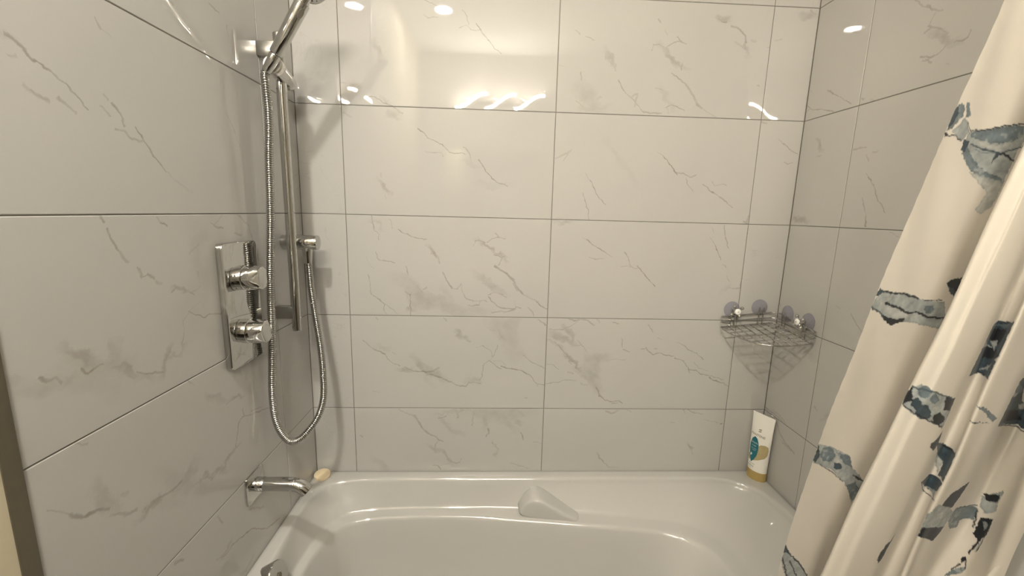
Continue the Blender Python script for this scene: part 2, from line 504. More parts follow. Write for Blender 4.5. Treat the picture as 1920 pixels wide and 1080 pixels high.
# veins traced per tile: (half width mm, strength, [(along wall mm, height mm), ...])
VEINS = {
    'back_1_0': [
        (1.3, 0.6, [(358,1874),(377,1866),(400,1855),(419,1850)]),
        (1.5, 0.3, [(355,1837),(367,1830),(393,1834)]),
        (1.2, 0.5, [(459,1852),(472,1837),(477,1818)]),
        (1.2, 0.4, [(451,1808),(470,1815),(490,1804),(506,1805)]),
        (1.3, 0.75, [(500,1819),(510,1805),(523,1789),(536,1776),(549,1759),(568,1750)]),
        (6, 0.3, [(223,1753),(231,1741),(237,1728)]),
        (1.5, 0.6, [(204,1623),(221,1623),(240,1611),(266,1602)]),
        (5, 0.2, [(240,1622),(256,1613)]),
        (2, 0.3, [(128,1658),(141,1658)]),
    ],
    'back_1_1': [
        (2.5, 0.5, [(269,1598),(282,1591),(294,1583)]),
        (6, 0.25, [(259,1585),(282,1580)]),
        (1.3, 0.7, [(338,1542),(353,1533),(364,1520),(385,1511),(405,1501),(425,1483),(442,1479),(466,1480)]),
        (1.5, 0.35, [(357,1481),(371,1479),(401,1480),(405,1470)]),
        (1.4, 0.6, [(466,1497),(481,1483),(485,1466)]),
        (1.3, 0.75, [(509,1464),(516,1452),(531,1431),(545,1415),(561,1403),(591,1394)]),
        (4, 0.15, [(469,1459),(500,1447)]),
        (5, 0.4, [(229,1393),(240,1379),(247,1371)]),
        (2, 0.25, [(228,1419),(231,1409)]),
        (2, 0.2, [(240,1359),(244,1346)]),
        (6, 0.12, [(525,1397),(542,1388),(587,1396)]),
        (3, 0.2, [(131,1578),(153,1569)]),
    ],
    'back_1_2': [
        (1.2, 0.7, [(200,1298),(201,1280),(206,1258),(219,1244),(217,1231)]),
        (4, 0.2, [(200,1280),(220,1280),(223,1264)]),
        (1.3, 0.6, [(208,1193),(213,1177),(215,1169)]),
        (1.3, 0.5, [(215,1169),(237,1166),(253,1166),(263,1161)]),
        (1, 0.3, [(181,1176),(185,1156),(203,1141)]),
        (1.2, 0.5, [(185,1125),(188,1098),(191,1065)]),
        (1.2, 0.55, [(191,1065),(217,1049),(230,1036),(250,1022),(267,1006)]),
        (1.5, 0.5, [(228,1036),(227,1014),(236,1004)]),
        (1.3, 0.4, [(250,1291),(256,1279),(259,1265)]),
        (1.6, 0.6, [(275,1259),(289,1250),(308,1244),(335,1234),(355,1234)]),
        (4, 0.45, [(365,1207),(379,1190),(388,1179)]),
        (2, 0.4, [(391,1177),(395,1162)]),
        (1.5, 0.6, [(296,1151),(300,1139),(303,1127)]),
        (2, 0.6, [(405,1136),(411,1123),(418,1109),(430,1090)]),
        (1.5, 0.45, [(430,1090),(449,1085),(459,1103)]),
        (1.5, 0.5, [(461,1099),(463,1075),(473,1059),(487,1052),(511,1049),(528,1053),(539,1048)]),
        (2, 0.5, [(483,1036),(497,1033),(515,1038),(516,1051)]),
        (16, 0.28, [(306,1096),(319,1072),(339,1048),(390,1045),(442,1021)]),
        (9, 0.22, [(312,1058),(318,1026)]),
        (2, 0.4, [(292,1075),(307,1065)]),
        (1.6, 0.7, [(307,1065),(307,1033),(308,1003)]),
        (4, 0.4, [(301,1016),(315,1019)]),
        (2.5, 0.3, [(326,1093),(343,1074)]),
        (3, 0.35, [(346,1083),(358,1090)]),
        (6, 0.2, [(370,1063),(401,1038)]),
        (8, 0.15, [(408,1081),(428,1053),(446,1018)]),
        (1.6, 0.65, [(496,1218),(499,1230),(512,1234),(529,1226)]),
        (4, 0.45, [(521,1224),(536,1221),(550,1208),(577,1188)]),
        (1.2, 0.5, [(536,1228),(553,1241),(566,1245),(588,1239)]),
        (1.5, 0.5, [(561,1255),(570,1243)]),
        (1.8, 0.6, [(557,1192),(577,1186),(588,1188)]),
        (1.8, 0.5, [(583,1186),(579,1174),(571,1160)]),
        (3, 0.55, [(559,1158),(578,1146),(596,1136)]),
        (3, 0.5, [(596,1136),(617,1116),(633,1088),(646,1074)]),
        (1.5, 0.5, [(617,1105),(630,1083)]),
        (3, 0.25, [(646,1074),(678,1057),(695,1049)]),
        (1.4, 0.65, [(690,1050),(705,1038),(724,1027)]),
        (8, 0.28, [(517,1123),(538,1111),(561,1087),(576,1080)]),
        (1.3, 0.6, [(542,1069),(559,1077),(571,1078),(597,1061)]),
        (1.8, 0.6, [(545,1062),(553,1048),(570,1034),(591,1027),(616,1026),(629,1033),(640,1028)]),
        (2, 0.5, [(553,1016),(581,1018),(605,1017),(626,1028),(624,1049)]),
        (2, 0.4, [(664,1032),(679,1018),(683,1005)]),
        (10, 0.15, [(490,1026),(532,1019)]),
    ],
    'back_1_3': [
        (2, 0.45, [(408,994),(417,986)]),
        (1.5, 0.6, [(161,922),(176,908),(192,893)]),
        (3, 0.55, [(192,893),(209,886),(227,878)]),
        (1.4, 0.55, [(227,878),(234,863),(252,848),(271,841)]),
        (7, 0.25, [(210,903),(233,897)]),
        (3, 0.2, [(248,883),(260,879)]),
        (5, 0.4, [(277,823),(293,825),(306,827)]),
        (2, 0.65, [(289,834),(303,827),(313,824),(337,822)]),
        (9, 0.35, [(327,855),(344,837),(365,815),(389,808)]),
        (3, 0.8, [(341,824),(353,819),(375,824)]),
        (3, 0.5, [(375,824),(385,830),(392,837)]),
        (3, 0.65, [(365,813),(389,806),(409,796),(427,788)]),
        (2, 0.65, [(427,788),(448,779),(458,775),(476,775)]),
        (3, 0.5, [(476,775),(484,788),(503,787),(521,783)]),
        (2, 0.45, [(519,783),(521,798),(509,794)]),
        (8, 0.25, [(486,794),(514,790)]),
        (1.3, 0.55, [(522,798),(527,820),(529,842),(537,853),(549,858)]),
        (7, 0.12, [(351,807),(371,782)]),
        (1.5, 0.5, [(511,902),(526,909),(540,902),(554,888),(558,871),(549,858)]),
        (6, 0.4, [(449,947),(463,937),(473,933)]),
        (2, 0.35, [(476,926),(490,921)]),
        (20, 0.2, [(570,983),(598,944),(619,919),(620,898)]),
        (18, 0.22, [(624,994),(604,962),(612,926)]),
        (4, 0.3, [(560,958),(573,965),(584,947),(609,926)]),
        (2, 0.3, [(561,872),(574,911)]),
        (1.4, 0.55, [(549,858),(569,841),(586,833)]),
        (1.6, 0.75, [(586,841),(604,835),(621,834),(642,831),(657,823)]),
        (1.6, 0.7, [(657,823),(678,812),(689,796),(702,784),(723,781)]),
        (1.2, 0.6, [(702,784),(703,775)]),
        (1.2, 0.3, [(555,857),(586,859),(600,846)]),
        (7, 0.18, [(620,887),(655,878)]),
        (1.4, 0.5, [(655,878),(677,858),(702,846),(727,835)]),
        (3, 0.4, [(696,993),(714,983),(721,976)]),
        (2, 0.3, [(202,993),(209,988)]),
        (2, 0.3, [(663,737),(670,736)]),
        (1.5, 0.2, [(185,756),(208,751)]),
    ],
    'back_1_4': [
        (2, 0.3, [(264,695),(290,682),(311,675)]),
        (3.5, 0.5, [(311,675),(325,656),(338,631),(356,614)]),
        (1.6, 0.5, [(316,675),(331,650)]),
        (2, 0.55, [(356,614),(377,604),(391,589),(403,585)]),
        (2, 0.4, [(384,585),(375,561),(380,555)]),
        (5, 0.35, [(375,559),(405,546),(419,526),(428,516)]),
        (1.8, 0.6, [(428,516),(445,508),(459,512),(462,524)]),
        (2, 0.5, [(371,502),(387,500),(396,486)]),
        (2, 0.2, [(394,500),(427,510)]),
        (2, 0.45, [(388,664),(400,668),(413,673)]),
        (4, 0.3, [(400,681),(409,696),(434,692),(480,693)]),
        (6, 0.25, [(406,658),(420,635),(434,622),(452,622)]),
        (3, 0.3, [(450,689),(451,668)]),
        (3, 0.3, [(501,685),(496,641)]),
        (20, 0.25, [(515,693),(575,678),(646,693)]),
        (10, 0.25, [(533,685),(540,643)]),
        (8, 0.25, [(590,686),(604,655),(626,640)]),
        (3, 0.25, [(646,690),(665,674)]),
        (4, 0.3, [(633,659),(651,647)]),
        (3, 0.5, [(548,630),(550,614),(543,603)]),
        (1.5, 0.4, [(563,585),(566,567)]),
        (4, 0.4, [(570,565),(581,554),(574,542)]),
        (2, 0.6, [(654,616),(659,605),(662,593)]),
        (1.5, 0.3, [(696,585),(726,579)]),
        (2, 0.35, [(626,508),(648,500),(667,496),(681,488)]),
        (7, 0.2, [(184,518),(205,506),(219,490)]),
        (3, 0.3, [(141,607),(148,602)]),
    ],
    'back_2_0': [
        (1.5, 0.4, [(771,1816),(784,1805)]),
        (1.3, 0.4, [(799,1802),(824,1792)]),
        (4.5, 0.35, [(861,1760),(872,1749),(881,1736)]),
        (2, 0.3, [(888,1736),(889,1715)]),
        (1.5, 0.5, [(790,1709),(795,1688)]),
        (2, 0.5, [(899,1692),(906,1679),(914,1665)]),
        (1.4, 0.4, [(914,1665),(941,1645),(959,1627),(977,1608)]),
        (16, 0.22, [(800,1659),(823,1636),(845,1614)]),
        (6, 0.25, [(807,1612),(857,1622)]),
        (3, 0.3, [(839,1637),(852,1645)]),
        (2, 0.3, [(781,1633),(801,1618)]),
        (3, 0.3, [(940,1649),(956,1659),(950,1625)]),
        (2, 0.4, [(977,1610),(1003,1607),(1029,1608)]),
        (1.6, 0.6, [(988,1774),(990,1786),(1005,1789),(1020,1781)]),
        (5, 0.35, [(1020,1781),(1045,1757),(1074,1739)]),
        (1.3, 0.5, [(1028,1781),(1046,1795),(1062,1800),(1082,1793)]),
        (1.5, 0.5, [(1057,1811),(1073,1795)]),
        (2, 0.4, [(1076,1743),(1076,1724)]),
        (2.5, 0.5, [(1049,1715),(1074,1700),(1094,1686)]),
        (3.5, 0.45, [(1094,1686),(1114,1663),(1132,1636),(1144,1626)]),
        (2, 0.3, [(1144,1626),(1167,1613),(1189,1603)]),
        (1.5, 0.35, [(1006,1676),(1028,1671)]),
        (1.5, 0.5, [(1040,1624),(1057,1632),(1079,1624),(1095,1617)]),
        (6, 0.2, [(1028,1667),(1052,1633)]),
        (2, 0.3, [(1045,1621),(1051,1607)]),
        (2, 0.4, [(999,1854),(1006,1845)]),
        (1.5, 0.25, [(1020,1826),(1028,1814)]),
        (7, 0.35, [(1175,1865),(1198,1862)]),
        (2, 0.55, [(1167,1863),(1180,1855),(1191,1854)]),
        (3, 0.45, [(1207,1844),(1222,1841),(1235,1834)]),
        (3, 0.5, [(1235,1834),(1248,1821),(1254,1804)]),
        (4, 0.35, [(1254,1804),(1254,1789),(1262,1774)]),
        (3, 0.25, [(1222,1805),(1245,1792)]),
        (3, 0.25, [(1268,1812),(1283,1807)]),
        (2, 0.4, [(1302,1693),(1307,1690)]),
        (1.5, 0.3, [(1315,1795),(1325,1796)]),
        (1.2, 0.3, [(729,1724),(745,1721)]),
        (2.5, 0.3, [(1336,1619),(1345,1601)]),
    ],
    'back_2_1': [
        (3, 0.3, [(730,1474),(751,1485),(763,1489),(774,1500)]),
        (1.5, 0.3, [(754,1469),(765,1487)]),
        (1.3, 0.25, [(819,1435),(834,1416)]),
        (1.4, 0.65, [(836,1414),(850,1389),(858,1372),(872,1359),(883,1347)]),
        (1.4, 0.65, [(815,1379),(825,1351),(833,1330),(837,1304)]),
        (1.2, 0.3, [(1027,1503),(1045,1490)]),
        (1.5, 0.75, [(1045,1490),(1063,1471),(1078,1456),(1092,1439)]),
        (2, 0.5, [(1087,1445),(1110,1443),(1129,1433),(1147,1438)]),
        (1.8, 0.4, [(1120,1428),(1125,1411),(1146,1392)]),
        (1.4, 0.65, [(1173,1412),(1200,1393),(1235,1374),(1267,1349)]),
        (1.8, 0.4, [(1197,1421),(1208,1411),(1228,1417),(1243,1412)]),
        (3, 0.4, [(1308,1308),(1322,1300)]),
        (3, 0.35, [(1322,1326),(1319,1306)]),
        (7, 0.1, [(889,1510),(954,1435)]),
    ],
    'back_2_2': [
        (5, 0.3, [(746,1294),(762,1288),(779,1294)]),
        (1.2, 0.3, [(819,1249),(835,1243)]),
        (1.6, 0.65, [(835,1243),(854,1228),(876,1215),(895,1206)]),
        (1.5, 0.4, [(895,1206),(914,1192)]),
        (1.7, 0.4, [(846,1191),(866,1184),(888,1186)]),
        (2, 0.3, [(944,1163),(964,1167),(976,1162)]),
        (1.8, 0.5, [(951,1207),(966,1189),(969,1171),(982,1158),(1000,1161)]),
        (1.5, 0.75, [(995,1168),(1014,1144),(1029,1128),(1052,1106)]),
        (1.4, 0.4, [(1212,1256),(1229,1233)]),
        (1.4, 0.65, [(1229,1233),(1242,1209),(1250,1191)]),
        (2, 0.35, [(1258,1177),(1271,1169)]),
        (1.3, 0.4, [(1274,1141),(1285,1121)]),
        (1.4, 0.7, [(1251,1294),(1257,1261),(1272,1226)]),
        (1.2, 0.25, [(1212,1291),(1220,1272)]),
        (3, 0.45, [(1310,1103),(1324,1105),(1323,1124)]),
        (1.5, 0.35, [(1285,1104),(1310,1103)]),
        (3, 0.35, [(1334,1093),(1357,1089)]),
        (1.5, 0.35, [(1349,1089),(1368,1071)]),
        (6, 0.15, [(1265,1092),(1288,1109)]),
    ],
    'back_2_3': [
        (2, 0.55, [(791,997),(809,991),(822,997)]),
        (3, 0.4, [(820,995),(851,994),(871,979)]),
        (2, 0.3, [(881,998),(889,987)]),
        (2, 0.4, [(931,989),(949,982)]),
        (2, 0.45, [(822,992),(794,972),(768,963),(734,963)]),
        (8, 0.4, [(750,947),(777,934),(804,926)]),
        (7, 0.4, [(787,966),(807,946),(804,930)]),
        (1.5, 0.5, [(823,929),(840,911),(852,895)]),
        (1.5, 0.4, [(813,911),(836,915)]),
        (5, 0.3, [(731,929),(751,922),(763,910)]),
        (2.5, 0.5, [(751,922),(779,896),(799,870)]),
        (4, 0.5, [(795,876),(816,850),(840,828)]),
        (1.4, 0.5, [(796,862),(806,852)]),
        (6, 0.35, [(833,822),(853,806),(870,789)]),
        (14, 0.28, [(860,826),(881,806),(890,781)]),
        (12, 0.3, [(869,871),(912,868)]),
        (10, 0.25, [(878,859),(888,823)]),
        (2, 0.35, [(920,866),(951,868),(979,865)]),
        (3, 0.55, [(891,773),(902,752),(911,740)]),
        (1.8, 0.65, [(902,746),(923,730),(949,725),(967,730),(978,719)]),
        (2, 0.4, [(946,719),(966,721)]),
        (1.2, 0.5, [(963,936),(966,908)]),
        (2, 0.45, [(969,902),(991,893)]),
        (1.8, 0.5, [(1027,903),(1043,907),(1051,895),(1068,885)]),
        (1.6, 0.75, [(1068,885),(1087,890),(1112,884),(1131,882)]),
        (1.5, 0.6, [(1138,875),(1165,866),(1181,846),(1188,833)]),
        (1.4, 0.6, [(1188,833),(1190,825)]),
        (1.5, 0.65, [(1188,837),(1212,832),(1225,823),(1254,817)]),
        (1.5, 0.4, [(1201,862),(1219,842),(1248,834)]),
        (2, 0.7, [(1257,811),(1272,801),(1301,791)]),
        (1.6, 0.5, [(1262,815),(1304,803)]),
        (1.5, 0.4, [(1301,793),(1323,780)]),
        (1.3, 0.3, [(1139,928),(1158,919)]),
        (1.4, 0.6, [(1158,919),(1177,905),(1206,891),(1230,871)]),
        (1.5, 0.55, [(1044,981),(1060,959)]),
        (2, 0.25, [(1075,940),(1091,936)]),
        (1.2, 0.4, [(729,850),(748,848),(768,834)]),
        (1.4, 0.45, [(731,786),(764,789),(791,797),(823,797)]),
        (2, 0.3, [(798,824),(814,820)]),
        (2, 0.25, [(839,787),(863,781)]),
        (2.5, 0.3, [(1066,906),(1078,905)]),
    ],
    'back_2_4': [
        (2, 0.6, [(907,544),(919,526),(929,515)]),
        (1.4, 0.5, [(929,515),(949,494)]),
        (1.5, 0.35, [(949,494),(981,494)]),
        (3, 0.4, [(927,693),(945,685),(967,693)]),
        (2, 0.25, [(995,697),(1011,689)]),
        (1.4, 0.6, [(1183,700),(1187,688)]),
        (1.8, 0.55, [(1198,698),(1221,688),(1247,683)]),
        (1.4, 0.5, [(1257,665),(1280,659),(1301,655)]),
        (2.5, 0.7, [(1312,649),(1319,647)]),
        (4, 0.4, [(1212,578),(1222,566)]),
        (1.5, 0.3, [(1223,562),(1229,539)]),
        (2, 0.3, [(1146,653),(1158,651)]),
    ],
    'back_3_0': [
        (7, 0.3, [(1407,1882),(1437,1884)]),
        (2, 0.4, [(1427,1893),(1445,1884)]),
        (2, 0.3, [(1336,1813),(1357,1815)]),
    ],
    'back_3_1': [
        (1.2, 0.3, [(1383,1548),(1401,1535)]),
        (1.5, 0.6, [(1401,1535),(1419,1522),(1446,1508)]),
        (1.8, 0.4, [(1408,1485),(1422,1478),(1437,1484)]),
        (3, 0.3, [(1325,1594),(1344,1590)]),
    ],
    'back_3_3': [
        (2, 0.3, [(1390,893),(1410,889)]),
        (1.4, 0.45, [(1406,889),(1447,861)]),
        (4, 0.25, [(1413,840),(1446,831)]),
    ],
    'back_3_4': [
        (2, 0.3, [(1310,652),(1319,648)]),
    ],
    'left_1_1': [
        (4, 0.2, [(-727,1507),(-719,1504)]),
        (2, 0.55, [(-721,1503),(-710,1499),(-699,1488),(-693,1483)]),
        (1.3, 0.65, [(-693,1483),(-678,1477),(-667,1471),(-655,1464),(-643,1454),(-632,1444)]),
        (3, 0.25, [(-711,1451),(-702,1447)]),
        (2.5, 0.4, [(-702,1448),(-695,1442),(-684,1439)]),
        (2.5, 0.35, [(-671,1446),(-659,1439),(-649,1433)]),
        (2, 0.3, [(-721,1480),(-713,1482)]),
        (2, 0.35, [(-603,1467),(-599,1464)]),
        (2, 0.3, [(-612,1450),(-598,1441)]),
        (2, 0.5, [(-592,1460),(-577,1445),(-574,1431)]),
        (2.5, 0.4, [(-591,1423),(-577,1423),(-563,1413),(-544,1414)]),
        (1.5, 0.65, [(-553,1432),(-542,1414),(-525,1394),(-514,1384),(-503,1371)]),
        (1.1, 0.4, [(-503,1371),(-487,1361)]),
        (1.8, 0.45, [(-602,1569),(-594,1556)]),
        (2, 0.15, [(-592,1557),(-577,1551)]),
        (1.2, 0.3, [(-317,1502),(-299,1482),(-280,1445)]),
        (2, 0.15, [(-483,1359),(-446,1341)]),
    ],
    'left_1_2': [
        (2, 0.5, [(-637,1299),(-631,1290)]),
        (2.2, 0.6, [(-628,1279),(-624,1267),(-615,1249)]),
        (3, 0.3, [(-615,1249),(-602,1230)]),
        (1.3, 0.35, [(-534,1296),(-528,1286)]),
        (1.6, 0.6, [(-527,1287),(-513,1281)]),
        (3, 0.45, [(-584,1219),(-579,1202),(-567,1207),(-556,1196)]),
        (3, 0.25, [(-553,1192),(-541,1185)]),
        (4, 0.45, [(-513,1177),(-493,1168)]),
        (2, 0.35, [(-524,1168),(-507,1174)]),
        (2, 0.3, [(-493,1168),(-467,1152)]),
        (22, 0.16, [(-406,1281),(-446,1238),(-437,1192)]),
        (14, 0.14, [(-440,1275),(-385,1261)]),
        (2, 0.45, [(-400,1281),(-383,1273),(-364,1270)]),
        (2, 0.3, [(-364,1296),(-392,1277)]),
        (3, 0.25, [(-468,1229),(-440,1245)]),
        (3, 0.25, [(-453,1194),(-447,1163),(-474,1157)]),
        (1.4, 0.4, [(-511,1066),(-502,1093),(-504,1112),(-485,1122)]),
        (1.6, 0.5, [(-485,1124),(-465,1111),(-444,1104),(-426,1106),(-394,1098)]),
        (1.3, 0.3, [(-484,1125),(-451,1137),(-447,1121)]),
        (30, 0.07, [(-520,1087),(-460,1146),(-418,1197)]),
        (4, 0.25, [(-786,1117),(-767,1110)]),
        (3, 0.55, [(-749,1103),(-742,1095),(-730,1095),(-724,1086)]),
        (9, 0.2, [(-763,1091),(-740,1089)]),
        (9, 0.25, [(-737,1095),(-726,1088)]),
        (6, 0.25, [(-723,1087),(-702,1089)]),
        (7, 0.4, [(-711,1125),(-693,1108),(-690,1093)]),
        (3, 0.75, [(-696,1093),(-689,1087),(-680,1088)]),
        (2, 0.6, [(-680,1088),(-665,1089)]),
        (10, 0.28, [(-699,1108),(-673,1087),(-654,1086)]),
        (8, 0.3, [(-660,1088),(-641,1105)]),
        (12, 0.18, [(-680,1078),(-656,1077),(-630,1067)]),
        (4, 0.4, [(-649,1077),(-627,1064),(-610,1056)]),
        (2, 0.5, [(-610,1056),(-584,1044),(-560,1037)]),
        (5, 0.4, [(-560,1038),(-548,1053),(-541,1069)]),
        (4, 0.3, [(-543,1059),(-516,1053),(-511,1066)]),
        (14, 0.15, [(-708,1083),(-676,1070),(-660,1048)]),
        (6, 0.2, [(-611,1050),(-582,1035)]),
        (2, 0.4, [(-312,1300),(-271,1273),(-254,1222),(-242,1193)]),
        (2, 0.3, [(-326,1258),(-301,1252)]),
    ],
    'left_1_3': [
        (2, 0.3, [(-506,999),(-493,986)]),
        (6, 0.3, [(-457,942),(-438,929),(-421,918)]),
        (4, 0.35, [(-389,908),(-361,897)]),
        (2, 0.3, [(-409,906),(-382,907)]),
        (12, 0.15, [(-320,913),(-310,874)]),
        (1.4, 0.5, [(-246,819),(-290,832),(-331,842),(-357,853)]),
        (1.3, 0.4, [(-322,850),(-281,837)]),
        (1.4, 0.5, [(-354,871),(-353,851),(-373,847),(-379,827),(-391,800)]),
        (4, 0.35, [(-388,794),(-407,787),(-424,784)]),
        (1.8, 0.5, [(-427,790),(-432,775),(-449,773)]),
        (4, 0.4, [(-514,797),(-500,798),(-473,784),(-449,773)]),
        (8, 0.3, [(-516,834),(-536,823),(-564,822)]),
        (3, 0.6, [(-549,824),(-571,823)]),
        (12, 0.18, [(-578,848),(-545,813),(-516,801)]),
        (3, 0.45, [(-573,825),(-595,826),(-615,833)]),
        (5, 0.45, [(-606,826),(-628,832),(-637,825)]),
        (3, 0.4, [(-646,842),(-663,847),(-688,866)]),
        (9, 0.3, [(-700,909),(-693,894),(-689,879)]),
        (3, 0.6, [(-689,876),(-709,889),(-721,892)]),
        (3, 0.5, [(-718,890),(-729,894),(-741,908)]),
        (1.5, 0.4, [(-741,908),(-752,920),(-768,933)]),
        (3, 0.25, [(-668,884),(-656,878)]),
        (2, 0.35, [(-720,999),(-712,991),(-705,990)]),
        (10, 0.12, [(-616,827),(-568,798)]),
    ],
    'left_1_4': [
        (2.5, 0.35, [(-468,689),(-456,663)]),
        (1.5, 0.5, [(-242,502),(-299,522),(-340,553),(-363,572)]),
        (1.6, 0.5, [(-363,572),(-408,585),(-436,592),(-451,586)]),
        (4, 0.3, [(-442,599),(-463,594)]),
        (3, 0.3, [(-363,624),(-308,587)]),
        (3, 0.4, [(-589,690),(-566,679)]),
        (2, 0.3, [(-458,589),(-485,600)]),
        (5, 0.25, [(-406,500),(-373,502)]),
    ],
    'left_1_0': [
        (1.5, 0.4, [(-451,1658),(-442,1652)]),
        (1.4, 0.4, [(-343,1699),(-314,1694)]),
        (1.4, 0.4, [(-416,1625),(-402,1616)]),
        (1.4, 0.35, [(-290,1681),(-287,1660)]),
    ],
    'left_0_0': [
        (1.3, 0.4, [(-200,1757),(-171,1737)]),
    ],
    'left_0_4': [
        (2, 0.4, [(-252,693),(-244,682)]),
    ],
    'right_1_0': [
        (2, 0.4, [(294,1791),(312,1770),(333,1759)]),
        (2, 0.45, [(324,1766),(346,1747),(359,1742)]),
        (1.5, 0.3, [(345,1742),(337,1725)]),
        (3, 0.35, [(329,1711),(339,1717)]),
        (2.2, 0.4, [(334,1723),(361,1707),(379,1692)]),
        (6, 0.35, [(358,1703),(379,1684),(398,1674)]),
        (2.5, 0.5, [(398,1670),(412,1667),(421,1670),(423,1682)]),
        (1.5, 0.4, [(383,1674),(373,1661),(358,1656)]),
        (2, 0.5, [(329,1664),(349,1657),(360,1657)]),
        (2, 0.4, [(336,1655),(348,1653),(355,1643)]),
        (2, 0.3, [(389,1634),(393,1628)]),
        (2.5, 0.4, [(191,1615),(201,1612)]),
        (2.5, 0.4, [(217,1607),(230,1603)]),
    ],
    'right_0_0': [
        (1.5, 0.5, [(76,1665),(100,1649),(124,1635),(160,1611)]),
        (1.6, 0.5, [(-1,1645),(21,1628),(51,1623),(75,1614),(104,1605)]),
        (2, 0.3, [(4,1623),(15,1629)]),
        (2, 0.25, [(8,1681),(17,1676)]),
    ],
    'right_0_1': [
        (5, 0.4, [(70,1532),(75,1517),(83,1508)]),
        (2, 0.3, [(71,1495),(86,1494)]),
        (6, 0.4, [(18,1319),(36,1323),(57,1315)]),
        (2, 0.4, [(32,1328),(42,1310)]),
        (2, 0.35, [(191,1478),(199,1496)]),
        (1.3, 0.35, [(191,1467),(190,1414)]),
    ],
    'right_1_1': [
        (2, 0.4, [(194,1496),(217,1495),(230,1495)]),
        (2, 0.35, [(232,1477),(244,1461)]),
        (2, 0.3, [(250,1480),(265,1481)]),
        (1.5, 0.3, [(243,1433),(251,1425)]),
        (1.5, 0.6, [(251,1423),(268,1402),(284,1373),(287,1366)]),
        (1.4, 0.5, [(287,1366),(300,1355),(310,1339)]),
        (1.4, 0.5, [(243,1373),(252,1352),(263,1327)]),
        (2.2, 0.6, [(262,1330),(265,1305)]),
    ],
    'right_1_2': [
        (1.5, 0.3, [(331,1295),(353,1287)]),
        (2, 0.35, [(267,1089),(286,1068),(304,1053)]),
        (1.5, 0.35, [(217,1097),(231,1094)]),
    ],
    'right_0_2': [
        (1.5, 0.4, [(-3,1061),(11,1051)]),
    ],
    'right_0_3': [
        (10, 0.2, [(38,937),(111,945),(152,943)]),
        (2.5, 0.4, [(3,708),(45,711),(86,704)]),
        (2, 0.35, [(35,718),(68,717),(101,706)]),
    ],
    'right_0_4': [
        (2.2, 0.5, [(61,691),(83,663),(114,646),(153,637)]),
        (3, 0.35, [(99,643),(138,638)]),
        (2, 0.4, [(13,698),(64,698),(101,706)]),
    ],
    'right_1_3': [
        (2.5, 0.35, [(198,808),(213,800)]),
        (4, 0.25, [(234,786),(248,803)]),
    ],
}

# ------------------------------------------------------------------ room shell
ROWS = [(1.9, 2.2), (1.6, 1.9), (1.3, 1.6), (1.0, 1.3), (.7, 1.0), (.4, .7)]    # row index -1 .. 4, from the top
GAP = .0009          # half a joint
REC = .0011          # joints sit this far behind the tile faces

def add_tiles(parent, wall, cols, rows):
    """cols: list of (h0, h1) along the wall, rows: list of (row id, z0, z1)"""
    n = 0
    for ci, (h0, h1) in enumerate(cols):
        for ri, z0, z1 in rows:
            n += 1
            key = '%s_%d_%d' % (wall, ci, ri)
            strokes = VEINS.get(key, []) if ri >= 0 else []
            mat = tile_material('marble tile ' + key.replace('_', ' '), strokes, n * 1.37 + len(wall))
            a0, a1, b0, b1 = h0 + GAP, h1 - GAP, z0 + GAP, z1 - GAP
            tilt = [random.uniform(0, .00030) for _ in range(4)]
            if key in ('back_1_0', 'back_2_0'):
                tilt = [0, 0, 0, 0]
            e = .0009
            ring0 = [(a0, b0, .006), (a1, b0, .006), (a1, b1, .006), (a0, b1, .006)]
            ring1 = [(a, z, .0008 + t) for (a, z, _), t in zip(ring0, tilt)]
            ring2 = [(a0 + e, b0 + e, tilt[0]), (a1 - e, b0 + e, tilt[1]), (a1 - e, b1 - e, tilt[2]), (a0 + e, b1 - e, tilt[3])]
            hz = ring0 + ring1 + ring2
            def place(a, z, d):
                if wall == 'back':
                    return (a, d, z)
                if wall == 'left':
                    return (-d, a, z)
                return (W + d, -a, z)
            faces = [(8, 9, 10, 11)]
            for r in (0, 4):
                for k in range(4):
                    k2 = (k + 1) % 4
                    faces.append((r + k, r + k2, r + 4 + k2, r + 4 + k))
            me = bpy.data.meshes.new('tile')
            me.from_pydata([place(*q) for q in hz], [], faces)
            uvl = me.uv_layers.new(name='wall')
            for lp in me.loops:
                uvl.data[lp.index].uv = hz[lp.vertex_index][:2]
            bm = bmesh.new()
            bm.from_mesh(me)
            # every face looks into the room
            inward = {'back': Vector((0, -1, 0)), 'left': Vector((1, 0, 0)), 'right': Vector((-1, 0, 0))}[wall]
            bm.faces.ensure_lookup_table()
            bm.normal_update()
            if bm.faces[0].normal.dot(inward) < 0:
                bmesh.ops.reverse_faces(bm, faces=bm.faces[:])
            bm.to_mesh(me)
            bm.free()
            link('tile', me, mat, parent)

A = .1256
TW = .5997
back = struct(box('wall_back', (-.12, W + .12, REC, .12, 0, CEIL + .1), GROUT))
rows_all = [(-2, 2.2, CEIL), (-1, 1.9, 2.2), (0, 1.6, 1.9), (1, 1.3, 1.6), (2, 1.0, 1.3), (3, .7, 1.0), (4, .4, .7)]
add_tiles(back, 'back', [(0.0, A), (A, A + TW), (A + TW, A + 2 * TW), (A + 2 * TW, W)], rows_all)
LEFT_C, RIGHT_C = .1755, .1866
left = struct(box('wall_left', (-.12, -REC, FRONT - .1, .12, 0, CEIL + .1), GROUT))
rows_side = rows_all + [(5, .1, .4)]
add_tiles(left, 'left', [(-LEFT_C, 0), (-.7855, -LEFT_C)], rows_side)
RX = 2.45         # unseen room widened past the alcove to thin out bounced light
right = struct(box('wall_right', (W + REC, W + .12, -.8065, .12, 0, CEIL + .1), GROUT))
struct(box('wall_return', (W, RX + .1, -.94, -.8066, 0, CEIL + .1), PAINT_CREAM))
